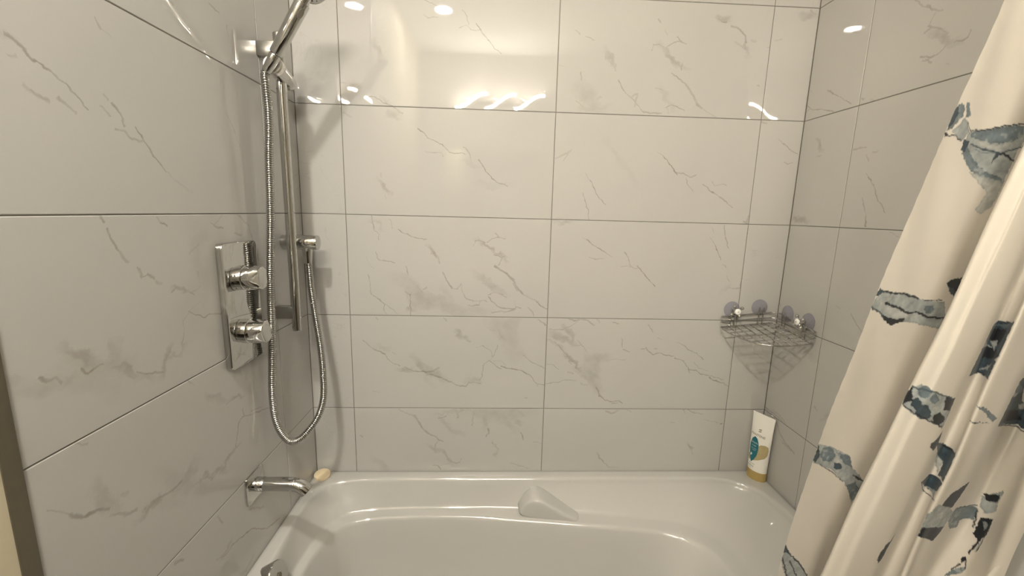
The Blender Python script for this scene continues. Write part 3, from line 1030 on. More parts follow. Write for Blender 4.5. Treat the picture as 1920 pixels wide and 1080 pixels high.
struct(box('wall_far_right', (RX, RX + .1, FRONT - .1, -.94, 0, CEIL + .1), PAINT_CREAM))
add_tiles(right, 'right', [(0, RIGHT_C), (RIGHT_C, .7866)], rows_side)
box('painted_panel', (-.05, .001, FRONT, -.806, 0, CEIL), PAINT_CREAM, left)
struct(box('trim_1', (-.02, .0025, -.8065, -.7855, 0, CEIL), TRIM_METAL, bevel=.001))
struct(box('trim_2', (W - .0025, W + .001, -.8065, -.7866, 0, CEIL), TRIM_METAL, bevel=.0005))
wf = struct(box('wall_front', (-.12, RX + .1, FRONT - .1, FRONT, 0, CEIL + .1), PAINT_WHITE))
struct(box('ceiling', (-.12, RX + .1, FRONT - .1, .12, CEIL, CEIL + .1), CEIL_PAINT))

# floor of large grey tiles
fl = struct(box('floor', (-.12, RX + .1, FRONT - .1, .12, -.1, -.002), GROUT))
FT = plain('grey floor tile', (.10, .095, .085), .3, noise=.08, nscale=9)
for ix in range(5):
    for iy in range(3):
        x0, y0 = ix * .4847, FRONT + iy * .43
        box('tile', (x0 + .0015, x0 + .4832, y0 + .0015, y0 + .4285, -.01, 0), FT, fl, bevel=.001, seg=1)

# ------------------------------------------------------------------ lamps
LAMP_GLOW = emitter('glowing lamp ribbon', LAMP_COLOUR, LAMP_STRENGTH)
lamp = empty('vanity_light_offscreen', (.58, FRONT, 2.095), 'wavy glowing ribbon wall light above the mirror', 'wall light')
box('backplate', (.40, .76, FRONT - .002, FRONT + .016, 2.075, 2.115), CHROME, lamp, bevel=.003)
LAMP_CASE = plain('white lamp profile', (.7, .68, .64), .4)
LAM = .41
def ribbon(name, f0, f1, phase, yoff, mat, amp=.050):
    """a length of the wave; f0, f1 are distances along x"""
    n = max(8, int((f1 - f0) / .006))
    bm = bmesh.new()
    rows = []
    def zc(x):
        return 2.098 + amp * math.sin(math.tau * (x - .272) / LAM + phase)
    for i in range(n + 1):
        x = f0 + (f1 - f0) * i / n
        d = Vector((.002, 0, zc(x + .001) - zc(x - .001))).normalized()
        nrm = Vector((-d.z, 0, d.x))
        q = Vector((x, FRONT + .062 + yoff, zc(x)))
        rows.append([bm.verts.new(q + nrm * (.010 if mat is LAMP_GLOW else .004) * sa + Vector((0, .008 * sb, 0))) for sa, sb in ((-1, -1), (1, -1), (1, 1), (-1, 1))])
    for r0, r1 in zip(rows, rows[1:]):
        for k in range(4):
            f = bm.faces.new((r0[k], r0[(k + 1) % 4], r1[(k + 1) % 4], r1[k]))
            f.material_index = 0 if k in (1, 2) else 1      # light leaves the front and the top
    bm.faces.new(rows[0]).material_index = 1
    bm.faces.new(rows[-1]).material_index = 1
    o = bm_obj(name, bm, mat, lamp, smooth=False)
    o.data.materials.append(LAMP_CASE)
    return o
# the ribbon twists: rising lengths show the lit face, falling lengths its back
for x0, x1, ph, lit in ((.262, .492, -1, True), (.688, .905, -1, True), (.478, .698, 1, True), (.49, .69, -1, False), (.262, .48, 1, False), (.696, .905, 1, False)):
    ribbon('light_ribbon_offscreen' if lit else 'ribbon_back', x0, x1, ph * math.pi / 2, .006 if lit else -.012, LAMP_GLOW if lit else LAMP_CASE)
for x in (.47, .69):
    tube('arm', [(x, FRONT + .012, 2.095), (x, FRONT + .066, 2.095)], .005, CHROME, lamp)

spot = empty('ceiling_downlight_offscreen', (.25, -1.39, CEIL), 'round recessed ceiling downlight with a white rim', 'downlight')
lathe('trim_ring', (.25, -1.39, CEIL + .002), (0, 0, -1), [(0, .062), (.004, .062), (.008, .058), (.008, .047), (.001, .045)], CEIL_PAINT, spot, 40)
lathe('lens_offscreen', (.25, -1.39, CEIL + .001), (0, 0, -1), [(0, .0455), (.004, .0455)], emitter('downlight lens', SPOT_COLOUR, SPOT_STRENGTH), spot, 40)

mirror = empty('wall_mirror', (.60, FRONT, 1.35), 'frameless bathroom mirror under the wavy wall light', 'mirror')
box('glass', (.18, 1.02, FRONT, FRONT + .006, .95, 1.77), plain('mirror silver', (.85, .87, .86), .02, 1.0), mirror, bevel=.001)
box('backing', (.22, .98, FRONT - .003, FRONT + .001, .99, 1.73), PAINT_WHITE, mirror)

# invented dark door and vanity cabinet: soak up bounced light, give chrome dark reflections
DARK_WOOD = plain('dark stained wood', (.055, .038, .026), .4, noise=.25, nscale=14)
door = struct(box('added_dark_door', (RX - .034, RX - .0005, -1.85, -1.03, 0, 2.02), DARK_WOOD, bevel=.002))
for z0, z1 in ((.18, .92), (1.06, 1.88)):
    box('door_panel', (RX - .040, RX - .032, -1.73, -1.15, z0, z1), DARK_WOOD, door, bevel=.003)
lathe('door_handle', (RX - .033, -1.11, 1.0), (-1, 0, 0), [(0, .022), (.005, .022), (.006, .010), (.035, .010), (.036, .022), (.055, .020), (.058, .012)], SATIN, door, 24)
van = empty('added_vanity_cabinet', (.60, -1.86, 0), 'added unseen dark wood vanity cabinet with a white basin top', 'cabinet')
box('body', (.12, 1.08, FRONT + .003, -1.70, .10, .80), DARK_WOOD, van, bevel=.002)
box('plinth', (.15, 1.05, FRONT + .003, -1.74, 0, .11), DARK_WOOD, van)
for x0, x1 in ((.13, .595), (.605, 1.07)):
    d = box('door', (x0, x1, -1.702, -1.684, .12, .78), DARK_WOOD, van, bevel=.002)
    hx = x1 - .05 if x0 < .3 else x0 + .05
    tube('handle', [(hx, -1.686, .52), (hx, -1.660, .52), (hx, -1.660, .66), (hx, -1.686, .66)], .005, SATIN, d, 10)
box('basin_top', (.10, 1.10, FRONT + .003, -1.675, .795, .85), ACRYLIC, van, bevel=.006)

# ------------------------------------------------------------------ bathtub
tub = empty('bathtub', (W / 2, -.38, 0), 'white glossy alcove bathtub with a moulded inner ledge', 'bathtub')
YC = -.38
L1 = [(.034, -.38), (.032, -.30), (.029, -.22), (.030, -.14), (.052, -.075), (.105, -.047), (.22, -.037), (.443, -.034), (.628, -.034), (.844, -.035), (1.06, -.037), (1.29, -.043), (1.385, -.085), (1.420, -.17), (1.424, -.27), (1.424, -.38)]
L2 = [(.054, -.38), (.056, -.31), (.061, -.25), (.072, -.18), (.098, -.125), (.14, -.095), (.24, -.073), (.443, -.069), (.628, -.075), (.844, -.094), (1.03, -.119), (1.14, -.142), (1.205, -.185), (1.235, -.245), (1.243, -.31), (1.244, -.38)]
L3 = [(.078, -.38), (.080, -.31), (.085, -.25), (.096, -.195), (.120, -.150), (.16, -.122), (.25, -.107), (.446, -.104), (.626, -.119), (.834, -.143), (1.00, -.164), (1.10, -.186), (1.155, -.222), (1.185, -.27), (1.195, -.32), (1.196, -.38)]
def inset(lp, d, dr):
    out = []
    for i, (x, y) in enumerate(lp):
        f = i / 15
        nx = d if x < .3 else (-dr if x > .95 else 0)
        nx *= 1 if f < .3 or f > .7 else .3
        out.append((x + nx * (1 if (x < .12 or x > 1.1) else .6), min(y - d * .8, y) if y > -.3 else y - d * .1 if y > -.37 else y))
    return out
def full(lp):
    back_half = [Vector((x, y, 0)) for x, y in lp]
    front_half = [Vector((x, 2 * YC - y, 0)) for x, y in lp[-2:0:-1]]
    return back_half + front_half
def lerp_loop(a, b, t):
    return [(p[0] + (q[0] - p[0]) * t, p[1] + (q[1] - p[1]) * t) for p, q in zip(a, b)]
L4 = inset(L3, .012, .03)
L5 = inset(L3, .045, .13)
L6 = inset(L3, .075, .24)
def off_loop(a, b, d):
    """loop a moved by the distance d towards loop b"""
    out = []
    for p, q in zip(a, b):
        l = math.hypot(q[0] - p[0], q[1] - p[1])
        out.append((p[0] + (q[0] - p[0]) * d / l, p[1] + (q[1] - p[1]) * d / l))
    return out
prof = [  # loop, height
    (off_loop(L1, L2, -.004), RIM), (off_loop(L1, L2, .002), RIM - .0008), (off_loop(L1, L2, .006), RIM - .0035), (off_loop(L1, L2, .0095), RIM - .010), (off_loop(L1, L2, .0125), RIM - .020),
    (lerp_loop(L1, L2, .66), RIM - .050), (lerp_loop(L1, L2, .93), RIM - .077), (lerp_loop(L2, L3, .02), RIM - .083), (lerp_loop(L2, L3, .16), RIM - .0852),
    (lerp_loop(L2, L3, .80), RIM - .0865), (lerp_loop(L2, L3, .97), RIM - .0895), (lerp_loop(L3, L4, .20), RIM - .099), (lerp_loop(L3, L4, 1), RIM - .135),
    (lerp_loop(L4, L5, .6), RIM - .26), (L5, RIM - .325), (lerp_loop(L5, L6, .5), RIM - .36), (L6, RIM - .372)]
bm = bmesh.new()
NS = 6
rings = []
n_in = None
for lp, z in prof:
    pts = catmull([(p.x, p.y, 0) for p in full(lp)], NS, closed=True)
    n_in = len(pts)
    rings.append([bm.verts.new((p.x, p.y, z)) for p in pts])
# outer rounded edge: follow the inner loop outward to the rectangle of the alcove
def to_rect(p, x0, x1, y0, y1):
    c = Vector((W / 2, YC))
    d = Vector((p.x, p.y)) - c
    k = min((x1 - c.x) / abs(d.x) if abs(d.x) > 1e-9 else 1e9, (y1 - c.y) / abs(d.y) if abs(d.y) > 1e-9 else 1e9)
    return c + d * k
first = [v.co.copy() for v in rings[0]]
X0, X1, Y0, Y1 = .0, W, -.76, .0
outer = [[], [], [], []]
rect_pts = [to_rect(p, X0, X1, Y0, Y1) for p in first]
# snap the nearest samples onto the four corners so that the outline stays square
for cx, cy in ((X0, Y0), (X0, Y1), (X1, Y0), (X1, Y1)):
    k = min(range(n_in), key=lambda i: (rect_pts[i] - Vector((cx, cy))).length)
    rect_pts[k] = Vector((cx, cy))
for q in rect_pts:
    c = Vector((W / 2, YC))
    sx, sy = (1 if q.x > c.x else -1), (1 if q.y > c.y else -1)
    onx, ony = abs(abs(q.x - c.x) - W / 2) < 1e-6, abs(abs(q.y - c.y) - .38) < 1e-6
    def mv(d):
        return (q.x - (sx * d if onx else 0), q.y - (sy * d if ony else 0))
    outer[0].append((*mv(.012), RIM))
    outer[1].append((*mv(.003), RIM - .0008))
    outer[2].append((*mv(.0), RIM - .005))
    outer[3].append((*mv(.0), 0.0))
orings = [[bm.verts.new(p) for p in lp] for lp in outer]
seq = orings[::-1] + rings
for a, b in zip(seq, seq[1:]):
    for k in range(n_in):
        k2 = (k + 1) % n_in
        bm.faces.new((a[k], a[k2], b[k2], b[k]))
bm.faces.new(rings[-1])
bm_obj('shell', bm, ACRYLIC, tub, smooth=True, angle=60)

# moulded grab bump standing on the ledge
bm = bmesh.new()
def bump_ring(yf, k, lift):
    # triangle with rounded apex, seen from the room
    base_z = RIM - .094
    pr = [(.638, 0), (.652, .030), (.668, .052), (.684, .0655), (.700, .070), (.718, .066), (.745, .052), (.785, .030), (.822, .012), (.850, .0)]
    return [(.72 + (x - .72) * k, yf(x), base_z + z * lift) for x, z in pr]
yr0 = bump_ring(lambda x: -.020 - .06 * (x - .64), 1.08, 1.10)
yr1 = bump_ring(lambda x: -.088 - .12 * (x - .64), 1.04, 1.06)
yr2 = bump_ring(lambda x: -.104 - .12 * (x - .64), 1.0, 1.0)
yr3 = bump_ring(lambda x: -.111 - .12 * (x - .64), .93, .91)
rr = [[bm.verts.new(p) for p in r] for r in (yr0, yr1, yr2, yr3)]
for a, b in zip(rr, rr[1:]):
    for k in range(len(a) - 1):
        bm.faces.new((a[k], a[k + 1], b[k + 1], b[k]))
bm.faces.new(rr[-1])
bm.faces.new(rr[0])
for a in ((0, 1), (1, 2), (2, 3)):
    bm.faces.new((rr[a[0]][0], rr[a[1]][0], rr[a[1]][-1], rr[a[0]][-1]))
grab = bm_obj('grab_bump', bm, ACRYLIC, tub, smooth=True, angle=70)
sb = grab.modifiers.new('round', 'SUBSURF')
sb.levels = 2
sb.render_levels = 2

# overflow plate on the tap end
oc, od = Vector((.060, -.385, .466)), Vector((1, -.05, .33)).normalized()
plate = lathe('overflow_plate', oc - od * .030, od, [(0, .026), (.030, .0325), (.034, .0330), (.037, .0318), (.038, .0300)], CHROME, tub, 48, 25)
lathe('screw', oc + od * .0078, od, [(0, .0060), (.0025, .0058), (.0030, .0045)], TRIM_METAL, plate, 16)

# ------------------------------------------------------------------ shower valve
def rounded_plate(name, x0, x1, yc, zc, wy, hz, rad, mat, parent, bevel=.0025):
    bm = bmesh.new()
    pts = []
    for cy, cz, a0 in ((wy / 2 - rad, hz / 2 - rad, 0), (-wy / 2 + rad, hz / 2 - rad, 90), (-wy / 2 + rad, -hz / 2 + rad, 180), (wy / 2 - rad, -hz / 2 + rad, 270)):
        for k in range(7):
            a = math.radians(a0 + 15 * k)
            pts.append((yc + cy + rad * math.cos(a), zc + cz + rad * math.sin(a)))
    def ring(x, ins):
        return [bm.verts.new((x, yc + (y - yc) * (1 - 2 * ins / wy), zc + (z - zc) * (1 - 2 * ins / hz))) for y, z in pts]
    rs = [ring(x0, 0), ring(x1 - bevel, 0), ring(x1 - bevel * .3, bevel * .3), ring(x1, bevel)]
    for a, b in zip(rs, rs[1:]):
        for k in range(len(a)):
            bm.faces.new((a[k], a[(k + 1) % len(a)], b[(k + 1) % len(a)], b[k]))
    bm.faces.new(rs[-1])
    bm.faces.new(rs[0])
    return bm_obj(name, bm, mat, parent, True, 35)

valve = empty('shower_valve', (0, -.333, 1.107), 'tall chrome shower mixer plate with two knobs on the marble wall', 'shower valve')
rounded_plate('plate', -.003, .013, -.333, 1.107, .127, .268, .010, CHROME, valve)
def knob(zc, turn):
    base = Vector((.0115, -.340, zc))
    k = lathe('knob', base, (1, 0, 0), [(0, .0265), (.002, .027), (.013, .0262), (.0145, .0245), (.0155, .0245)], CHROME, valve, 40)
    bm = bmesh.new()
    n = 40
    rs = []
    for h, r, flat in ((.0150, .0262, 1.0), (.0165, .0266, 1.0), (.030, .0262, .86), (.044, .0255, .72), (.0475, .0245, .69), (.049, .022, .62)):
        ring = []
        for j in range(n):
            a = j * math.tau / n
            y, z = r * math.cos(a), r * math.sin(a)
            lim = r * flat
            # two flats pinch the outer end
            y = max(-lim, min(lim, y))
            yy, zz = y * math.cos(turn) - z * math.sin(turn), y * math.sin(turn) + z * math.cos(turn)
            ring.append(bm.verts.new(base + Vector((h, yy, zz))))
        rs.append(ring)
    for a, b in zip(rs, rs[1:]):
        for j in range(n):
            bm.faces.new((a[j], a[(j + 1) % n], b[(j + 1) % n], b[j]))
    bm.faces.new(rs[-1])
    bm.faces.new(rs[0])
    bm_obj('grip', bm, CHROME, k, True, 30)
    lathe('seam', base + Vector((.0140, 0, 0)), (1, 0, 0), [(0, .0247), (.0015, .0247)], RUBBER, k, 32)
knob(1.165, .0)
knob(1.046, .5)

# ------------------------------------------------------------------ slide bar with holder
BX, BY = .047, -.172
bar = empty('shower_slide_bar', (BX, BY, 1.0), 'vertical chrome shower slide bar fixed to the wall beside the corner', 'shower bar')
lathe('rod', (BX, BY, 1.000), (0, 0, 1), [(0, .0100), (.002, .0118), (.712, .0118), (.714, .0100)], CHROME, bar, 28)
for zb in (1.677, 1.049):
    box('bracket', (-.002, BX + .004, BY - .0105, BY + .0105, zb - .016, zb + .016), SATIN, bar, bevel=.0012)
HF, HR = Vector((.0575, -.232, 1.6285)), Vector((.0450, -.112, 1.6130))
hax = (HR - HF).normalized()
hold = lathe('holder', HF + hax * .012, hax, [(.0, .0145), (.006, .0172), (.014, .0182), (.086, .0182), (.097, .0155), (.104, .0090), (.107, .003)], CHROME, bar, 36)
lathe('knob', HF + hax * .082 + Vector((.006, 0, -.014)), (0, 0, -1), [(0, .004), (.008, .004), (.010, .003)], CHROME, hold, 14)
lathe('cradle', HF, hax, [(0, .0185), (.003, .0212), (.015, .0212), (.018, .0180)], plain('satin chrome lightened as if lit', (.82, .80, .76), .3, 1.0, noise=.03), hold, 36)  # metal colour lightened to stand in for lamp light on the disc

# ------------------------------------------------------------------ hand shower in the holder
HB = Vector((.0535, -.2460, 1.6120))
HE = Vector((.1420, -.2560, 1.7450))
hd = (HE - HB).normalized()
hl = (HE - HB).length
hs = empty('hand_shower', HB, 'chrome stick hand shower resting in the slide bar holder', 'hand shower')
lathe('tail_nut', HB, hd, [(-.004, .0085), (0, .0100), (.034, .0118), (.037, .0110)], CHROME, hs, 28)
lathe('collar', HB + hd * .036, hd, [(0, .0108), (.003, .0108)], RUBBER, hs, 28)
lathe('handle', HB + hd * .0385, hd, [(0, .0125), (.002, .0136), (.05, .0146), (hl - .045, .0154), (hl - .0395, .0152), (hl - .0385, .0140)], CHROME, hs, 36)
side = (Vector((.62, -.60, -.45)) - hd * Vector((.62, -.60, -.45)).dot(hd)).normalized()
bp = HB + hd * (hl - .022) + side * .0128
btn = bmesh.new()
acr = hd.cross(side)
outl = []
for k in range(24):
    a = k * math.tau / 24
    outl.append(bp + hd * (.013 * math.cos(a)) + acr * (.0062 * math.sin(a)))
r0 = [btn.verts.new(q) for q in outl]
r1 = [btn.verts.new(bp + (q - bp) * .86 + side * .0032) for q in outl]
for k in range(24):
    btn.faces.new((r0[k], r0[(k + 1) % 24], r1[(k + 1) % 24], r1[k]))
btn.faces.new(r1)
btn.faces.new(r0)
bm_obj('button', btn, SATIN, hs, True, 40)
# neck and round spray head
fdir = Vector((.64, -.46, -.61)).normalized()
hc = HE + hd * .040 + fdir * .006 + Vector((-.003, 0, .004))
tube('neck', [HE - hd * .004, HE + hd * .010, HE + hd * .026 + fdir * .001], lambda i: (.0125, .0120, .0115)[i], CHROME, hs, 20)
head = lathe('spray_head', hc - fdir * .014, fdir, [(0, .001), (.001, .018), (.005, .027), (.012, .034), (.020, .036), (.023, .0345)], CHROME, hs, 40)
NOZ = plain('grey spray plate', (.42, .42, .41), .35, noise=.05)
lathe('spray_plate', hc + fdir * .0080, fdir, [(0, .0335), (.0014, .0330)], NOZ, head, 36)
_, fs, ft = frame_of(fdir)
for rr_, nn in ((.010, 6), (.020, 12), (.028, 18)):
    for k in range(nn):
        a = k * math.tau / nn
        lathe('nozzle', hc + fdir * .0090 + (fs * math.cos(a) + ft * math.sin(a)) * rr_, fdir, [(0, .0015), (.0014, .0011), (.0014, 0)], RUBBER, head, 6)

# ------------------------------------------------------------------ wall outlet and hose
OY, OZ = -.118, 1.226
outlet = empty('hose_outlet', (0, OY, OZ), 'round chrome hose outlet on the wall behind the slide bar', 'outlet')
lathe('body', (-.002, OY, OZ), (1, 0, 0), [(0, .0195), (.090, .0195), (.0925, .0185), (.093, .0175), (.093, 0)], CHROME, outlet, 36)
lathe('hose_nut', (.061, OY, OZ - .015), (0, 0, -1), [(0, .0130), (.006, .0135), (.010, .0128), (.030, .0110), (.040, .0092)], CHROME, outlet, 24)

hose_pts = [HB + hd * .004, HB - hd * .012, (.0485, -.2475, 1.580), (.0490, -.2455, 1.525), (.0460, -.2440, 1.475), (.0415, -.243, 1.421), (.0370, -.245, 1.301), (.0300, -.256, 1.130), (.0270, -.262, .990), (.0220, -.268, .880), (.0230, -.268, .815),
            (.0300, -.264, .770), (.0420, -.250, .7330), (.0540, -.230, .7200), (.0690, -.205, .7290), (.0900, -.178, .7620), (.1000, -.162, .810), (.0975, -.150, .873), (.0905, -.140, .945), (.0800, -.132, 1.015), (.0680, -.124, 1.100), (.0625, OY, 1.170), (.0610, OY, OZ - .045)]
hp = resample(catmull(hose_pts, 14), .00125)
hose = tube('shower_hose', hp, lambda i: (.0068, .0088, .0092, .0088)[i % 4], plain('ribbed chrome hose', (.46, .455, .44), .14, 1.0, noise=.05), seg=12)
tag(hose, 'long ribbed chrome shower hose hanging in a loop', 'shower hose')

# ------------------------------------------------------------------ tub spout
SY, SZ = -.338, .671
spout = empty('tub_spout', (0, SY, SZ), 'chrome bath spout on a square plate above the tub end', 'bath spout')
rounded_plate('plate', -.003, .0045, SY, SZ - .002, .068, .068, .004, CHROME, spout, .0012)
lathe('collar', (.004, SY, SZ), (1, 0, 0), [(0, .0165), (.020, .0165), (.0215, .0155), (.024, .0155)], CHROME, spout, 32)
lathe('seam', (.0245, SY, SZ), (1, 0, 0), [(0, .0145), (.002, .0145)], RUBBER, spout, 28)
sp = [(.026, SY, SZ), (.05, SY, SZ), (.085, SY, SZ - .001), (.100, SY, SZ - .0035), (.112, SY, SZ - .0095), (.122, SY, SZ - .0185)]
sp = catmull(sp, 5)
tube('pipe', sp, .0158, CHROME, spout, 32)
lathe('aerator', sp[-1] - (sp[-1] - sp[-2]).normalized() * .001, sp[-1] - sp[-2], [(0, .0135), (.002, .0130), (.002, .0110), (.0005, .0105)], RUBBER, spout, 24)

# ------------------------------------------------------------------ round soap on the rim corner
SOAP = plain('cream soap', (.78, .65, .44), .45, noise=.05, nscale=60, spec=.4)
soap = empty('round_soap', (.029, -.031, RIM), 'small round cream soap with an embossed mark on the rim corner', 'soap')
lathe('bar', (.029, -.031, RIM - .001), (0, -.10, 1), [(0, .0195), (.003, .0235), (.009, .0245), (.012, .0235), (.0138, .020), (.0142, 0)], SOAP, soap, 40)
tube('embossed_mark', [(.024, -.027, RIM + .0138), (.024, -.036, RIM + .0132), (.033, -.036, RIM + .0132), (.034, -.028, RIM + .0138)], .0011, SOAP, soap, 8)

# ------------------------------------------------------------------ conditioner tube in the far corner
tb = empty('conditioner_tube', (1.4285, -.040, RIM), 'white conditioner tube with gold cap and teal leaf label', 'tube bottle')
TC = Vector((1.4285, -.040, RIM))
e0 = Vector((.40, -.9165, 0)).normalized()
n0 = Vector((-.9165, -.40, 0)).normalized()
TH = .218
def tube_dims(v):
    """half width and half depth of the squeezed tube at height v (0..1)"""
    f = max(0.0, (v - .14) / .86)
    a = .0300 + .0065 * f
    bdep = .0205 * (1 - f ** 1.6) + .0008
    return a, bdep
def tube_pt(a, v, off=0.0):
    hw, hd_ = tube_dims(v)
    p = TC + e0 * (hw * math.sin(a)) + n0 * ((hd_) * math.cos(a)) + Vector((0, 0, TH * v))
    nn = (e0 * math.sin(a) / hw + n0 * math.cos(a) / max(hd_, .002)).normalized()
    return p + nn * off
NA = 40
PLASTIC_W = plain('white tube plastic', (.86, .84, .78), .32, noise=.01)
GOLD = plain('gold plastic', (.52, .39, .15), .35, .25, noise=.06, nscale=50)
GOLD_P = plain('gold print', (.50, .41, .22), .38, .2, noise=.18, nscale=90)
TEAL = plain('teal print', (.012, .15, .19), .35, noise=.15, nscale=60)
INK = plain('dark ink', (.05, .045, .04), .5)
INK_GOLD = plain('bronze ink', (.22, .15, .05), .4, .3)
INK_W = plain('white ink', (.75, .82, .82), .5)
def tube_shell(name, v0, v1, nv, mat, grow=0.0, cap0=False, cap1=False):
    bm = bmesh.new()
    rs = []
    for j in range(nv + 1):
        v = v0 + (v1 - v0) * j / nv
        rs.append([bm.verts.new(tube_pt(k * math.tau / NA, v, grow)) for k in range(NA)])
    for a, b in zip(rs, rs[1:]):
        for k in range(NA):
            bm.faces.new((a[k], a[(k + 1) % NA], b[(k + 1) % NA], b[k]))
    if cap0:
        bm.faces.new(rs[0])
    if cap1:
        bm.faces.new(rs[-1])
    return bm_obj(name, bm, mat, tb, True, 50)
tube_shell('body', .10, .965, 22, PLASTIC_W, cap0=True)
tube_shell('crimp', .963, 1.0, 2, PLASTIC_W, .0005, cap0=True, cap1=True)
tube_shell('cap', .0, .135, 4, GOLD, .0008, cap0=True, cap1=True)
def label_patch(name, outline, mat, off, nu=18, nv=18):
    """flat print following the tube: outline in (sideways -1..1, height 0..1)"""
    bm = bmesh.new()
    us = [p[0] for p in outline]
    vs_ = [p[1] for p in outline]
    def inside(u, v):
        c = False
        for (x1, y1), (x2, y2) in zip(outline, outline[1:] + outline[:1]):
            if (y1 > v) != (y2 > v) and u < (x2 - x1) * (v - y1) / (y2 - y1) + x1:
                c = not c
        return c
    vv = [min(vs_) + (max(vs_) - min(vs_)) * j / nv for j in range(nv + 1)]
    prev = None
    for v in vv:
        v_ = min(max(v, min(vs_) + 1e-4), max(vs_) - 1e-4)
        xs = []
        for (x1, y1), (x2, y2) in zip(outline, outline[1:] + outline[:1]):
            if (y1 > v_) != (y2 > v_):
                xs.append((x2 - x1) * (v_ - y1) / (y2 - y1) + x1)
        lo, hi = min(xs), max(xs)
        row = []
        for k in range(nu + 1):
            u = lo + (hi - lo) * k / nu
            row.append(bm.verts.new(tube_pt(math.asin(max(-.999, min(.999, u))), v, off)))
        if prev:
            for k in range(nu):
                bm.faces.new((prev[k], prev[k + 1], row[k + 1], row[k]))
        prev = row
    return bm_obj(name, bm, mat, tb, True)
label_patch('gold_swirl', [(-.80, .30), (-.70, .275), (-.20, .285), (.35, .325), (.80, .375), (.93, .42), (.955, .50), (.90, .565), (.70, .575), (.30, .560), (.0, .50), (-.5, .40), (-.80, .36)], GOLD_P, .0004)
label_patch('teal_leaf', [(-.36, .255), (-.10, .30), (.12, .38), (.18, .47), (.12, .56), (-.10, .630), (-.36, .650), (-.62, .605), (-.76, .52), (-.74, .43), (-.60, .33)], TEAL, .0007)
def tube_text(name, txt, u0, v0, size, mat, off, squash=1.0, slant=0.0):
    cu = bpy.data.curves.new(name, 'FONT')
    cu.body = txt
    cu.align_x = 'CENTER'
    cu.size = 1.0
    to = bpy.data.objects.new(name, cu)
    COL.objects.link(to)
    dg = bpy.context.evaluated_depsgraph_get()
    me = bpy.data.meshes.new_from_object(to.evaluated_get(dg))
    bpy.data.objects.remove(to)
    for v in me.vertices:
        # size is the letter height in metres
        hv = v0 + v.co.y * size / TH / .7 + slant * v.co.x * size / TH
        u = u0 + v.co.x * size * squash / .0320 / .7
        p = tube_pt(math.asin(max(-.999, min(.999, u))), hv, off)
        v.co = p - TC
    me.materials.clear()
    o = link(name, me, mat, tb)
    return o
tube_text('brand_text', 'PANTENE', -.12, .665, .0074, INK_GOLD, .0005, .95)
tube_text('label_text', 'SMOOTH', -.28, .545, .0046, INK_W, .0010, .85)
tube_text('label_text', '& SLEEK', -.28, .505, .0034, INK_W, .0010, .85)
tube_text('label_text', 'PRO-VITAMIN', -.27, .465, .0022, INK_W, .0010, .9)
tube_text('label_text', 'COMPLEX', -.27, .440, .0022, INK_W, .0010, .9)
tube_text('body_text', 'nutrient blend', -.25, .232, .0026, INK, .0005, 1.0)
tube_text('body_text', 'CONDITIONER', -.42, .190, .0036, INK, .0005, .8)
tube_text('body_text', 'for smooth hair', -.50, .160, .0024, INK_GOLD, .0005, .75)
label_patch('leaf_white_patch', [(-.56, .345), (-.42, .355), (-.34, .375), (-.42, .395), (-.55, .385)], INK_W, .0010, 6, 6)  # small white patch on the teal leaf
for k in range(2):
    label_patch('crest', [(-.16, .735 + .026 * k), (.10, .742 + .026 * k), (.12, .758 + .026 * k), (-.12, .748 + .026 * k)], INK_GOLD, .0005, 8, 4)

# ------------------------------------------------------------------ corner shower caddy
def shelf_z(x, y):
    return 1.0 - .10 * (W - x) - .11 * (-y)
cad = empty('shower_caddy', (W, 0, 1.0), 'chrome wire corner basket held up by suction cups', 'shower caddy')
WR = .0016
off = .008
front_arc = [(1.2695, -.009), (1.268, -.038), (1.280, -.094), (1.298, -.132), (1.324, -.156), (1.355, -.169), (1.399, -.175), (1.4455, -.171)]
arc = catmull([(x, y, 0) for x, y in front_arc], 6)
def corner_path(dz, x_start, y_end, r=.028):
    pts = [Vector((x_start, -off, 0))]
    for k in range(9):
        a = math.radians(90 - 90 * k / 8)
        pts.append(Vector((W - off - r + r * math.cos(a), -off - r + r * math.sin(a), 0)))
    pts.append(Vector((W - off, y_end, 0)))
    return [Vector((p.x, p.y, shelf_z(p.x, p.y) + dz)) for p in pts]
base_loop = corner_path(0, 1.2695, -.171) + [Vector((p.x, p.y, shelf_z(p.x, p.y))) for p in arc[::-1]][1:-1]
tube('base_frame', base_loop, WR * 1.15, CHROME_DARK, cad, 8, closed=True)
def hooked(dz):
    mid = corner_path(dz, 1.2695, -.170)
    z0, z1 = mid[0].z, mid[-1].z
    s = [Vector((1.283, -.036, z0 - .004)), Vector((1.270, -.026, z0 - .001)), Vector((1.266, -.014, z0))]
    e = [Vector((W - .010, -.177, z1)), Vector((1.430, -.182, z1 - .002)), Vector((1.405, -.178, z1 - .003))]
    return s + mid + e
tube('rail', hooked(.034), WR * 1.15, CHROME_DARK, cad, 8)
tube('rail', hooked(.017), WR, CHROME_DARK, cad, 8)
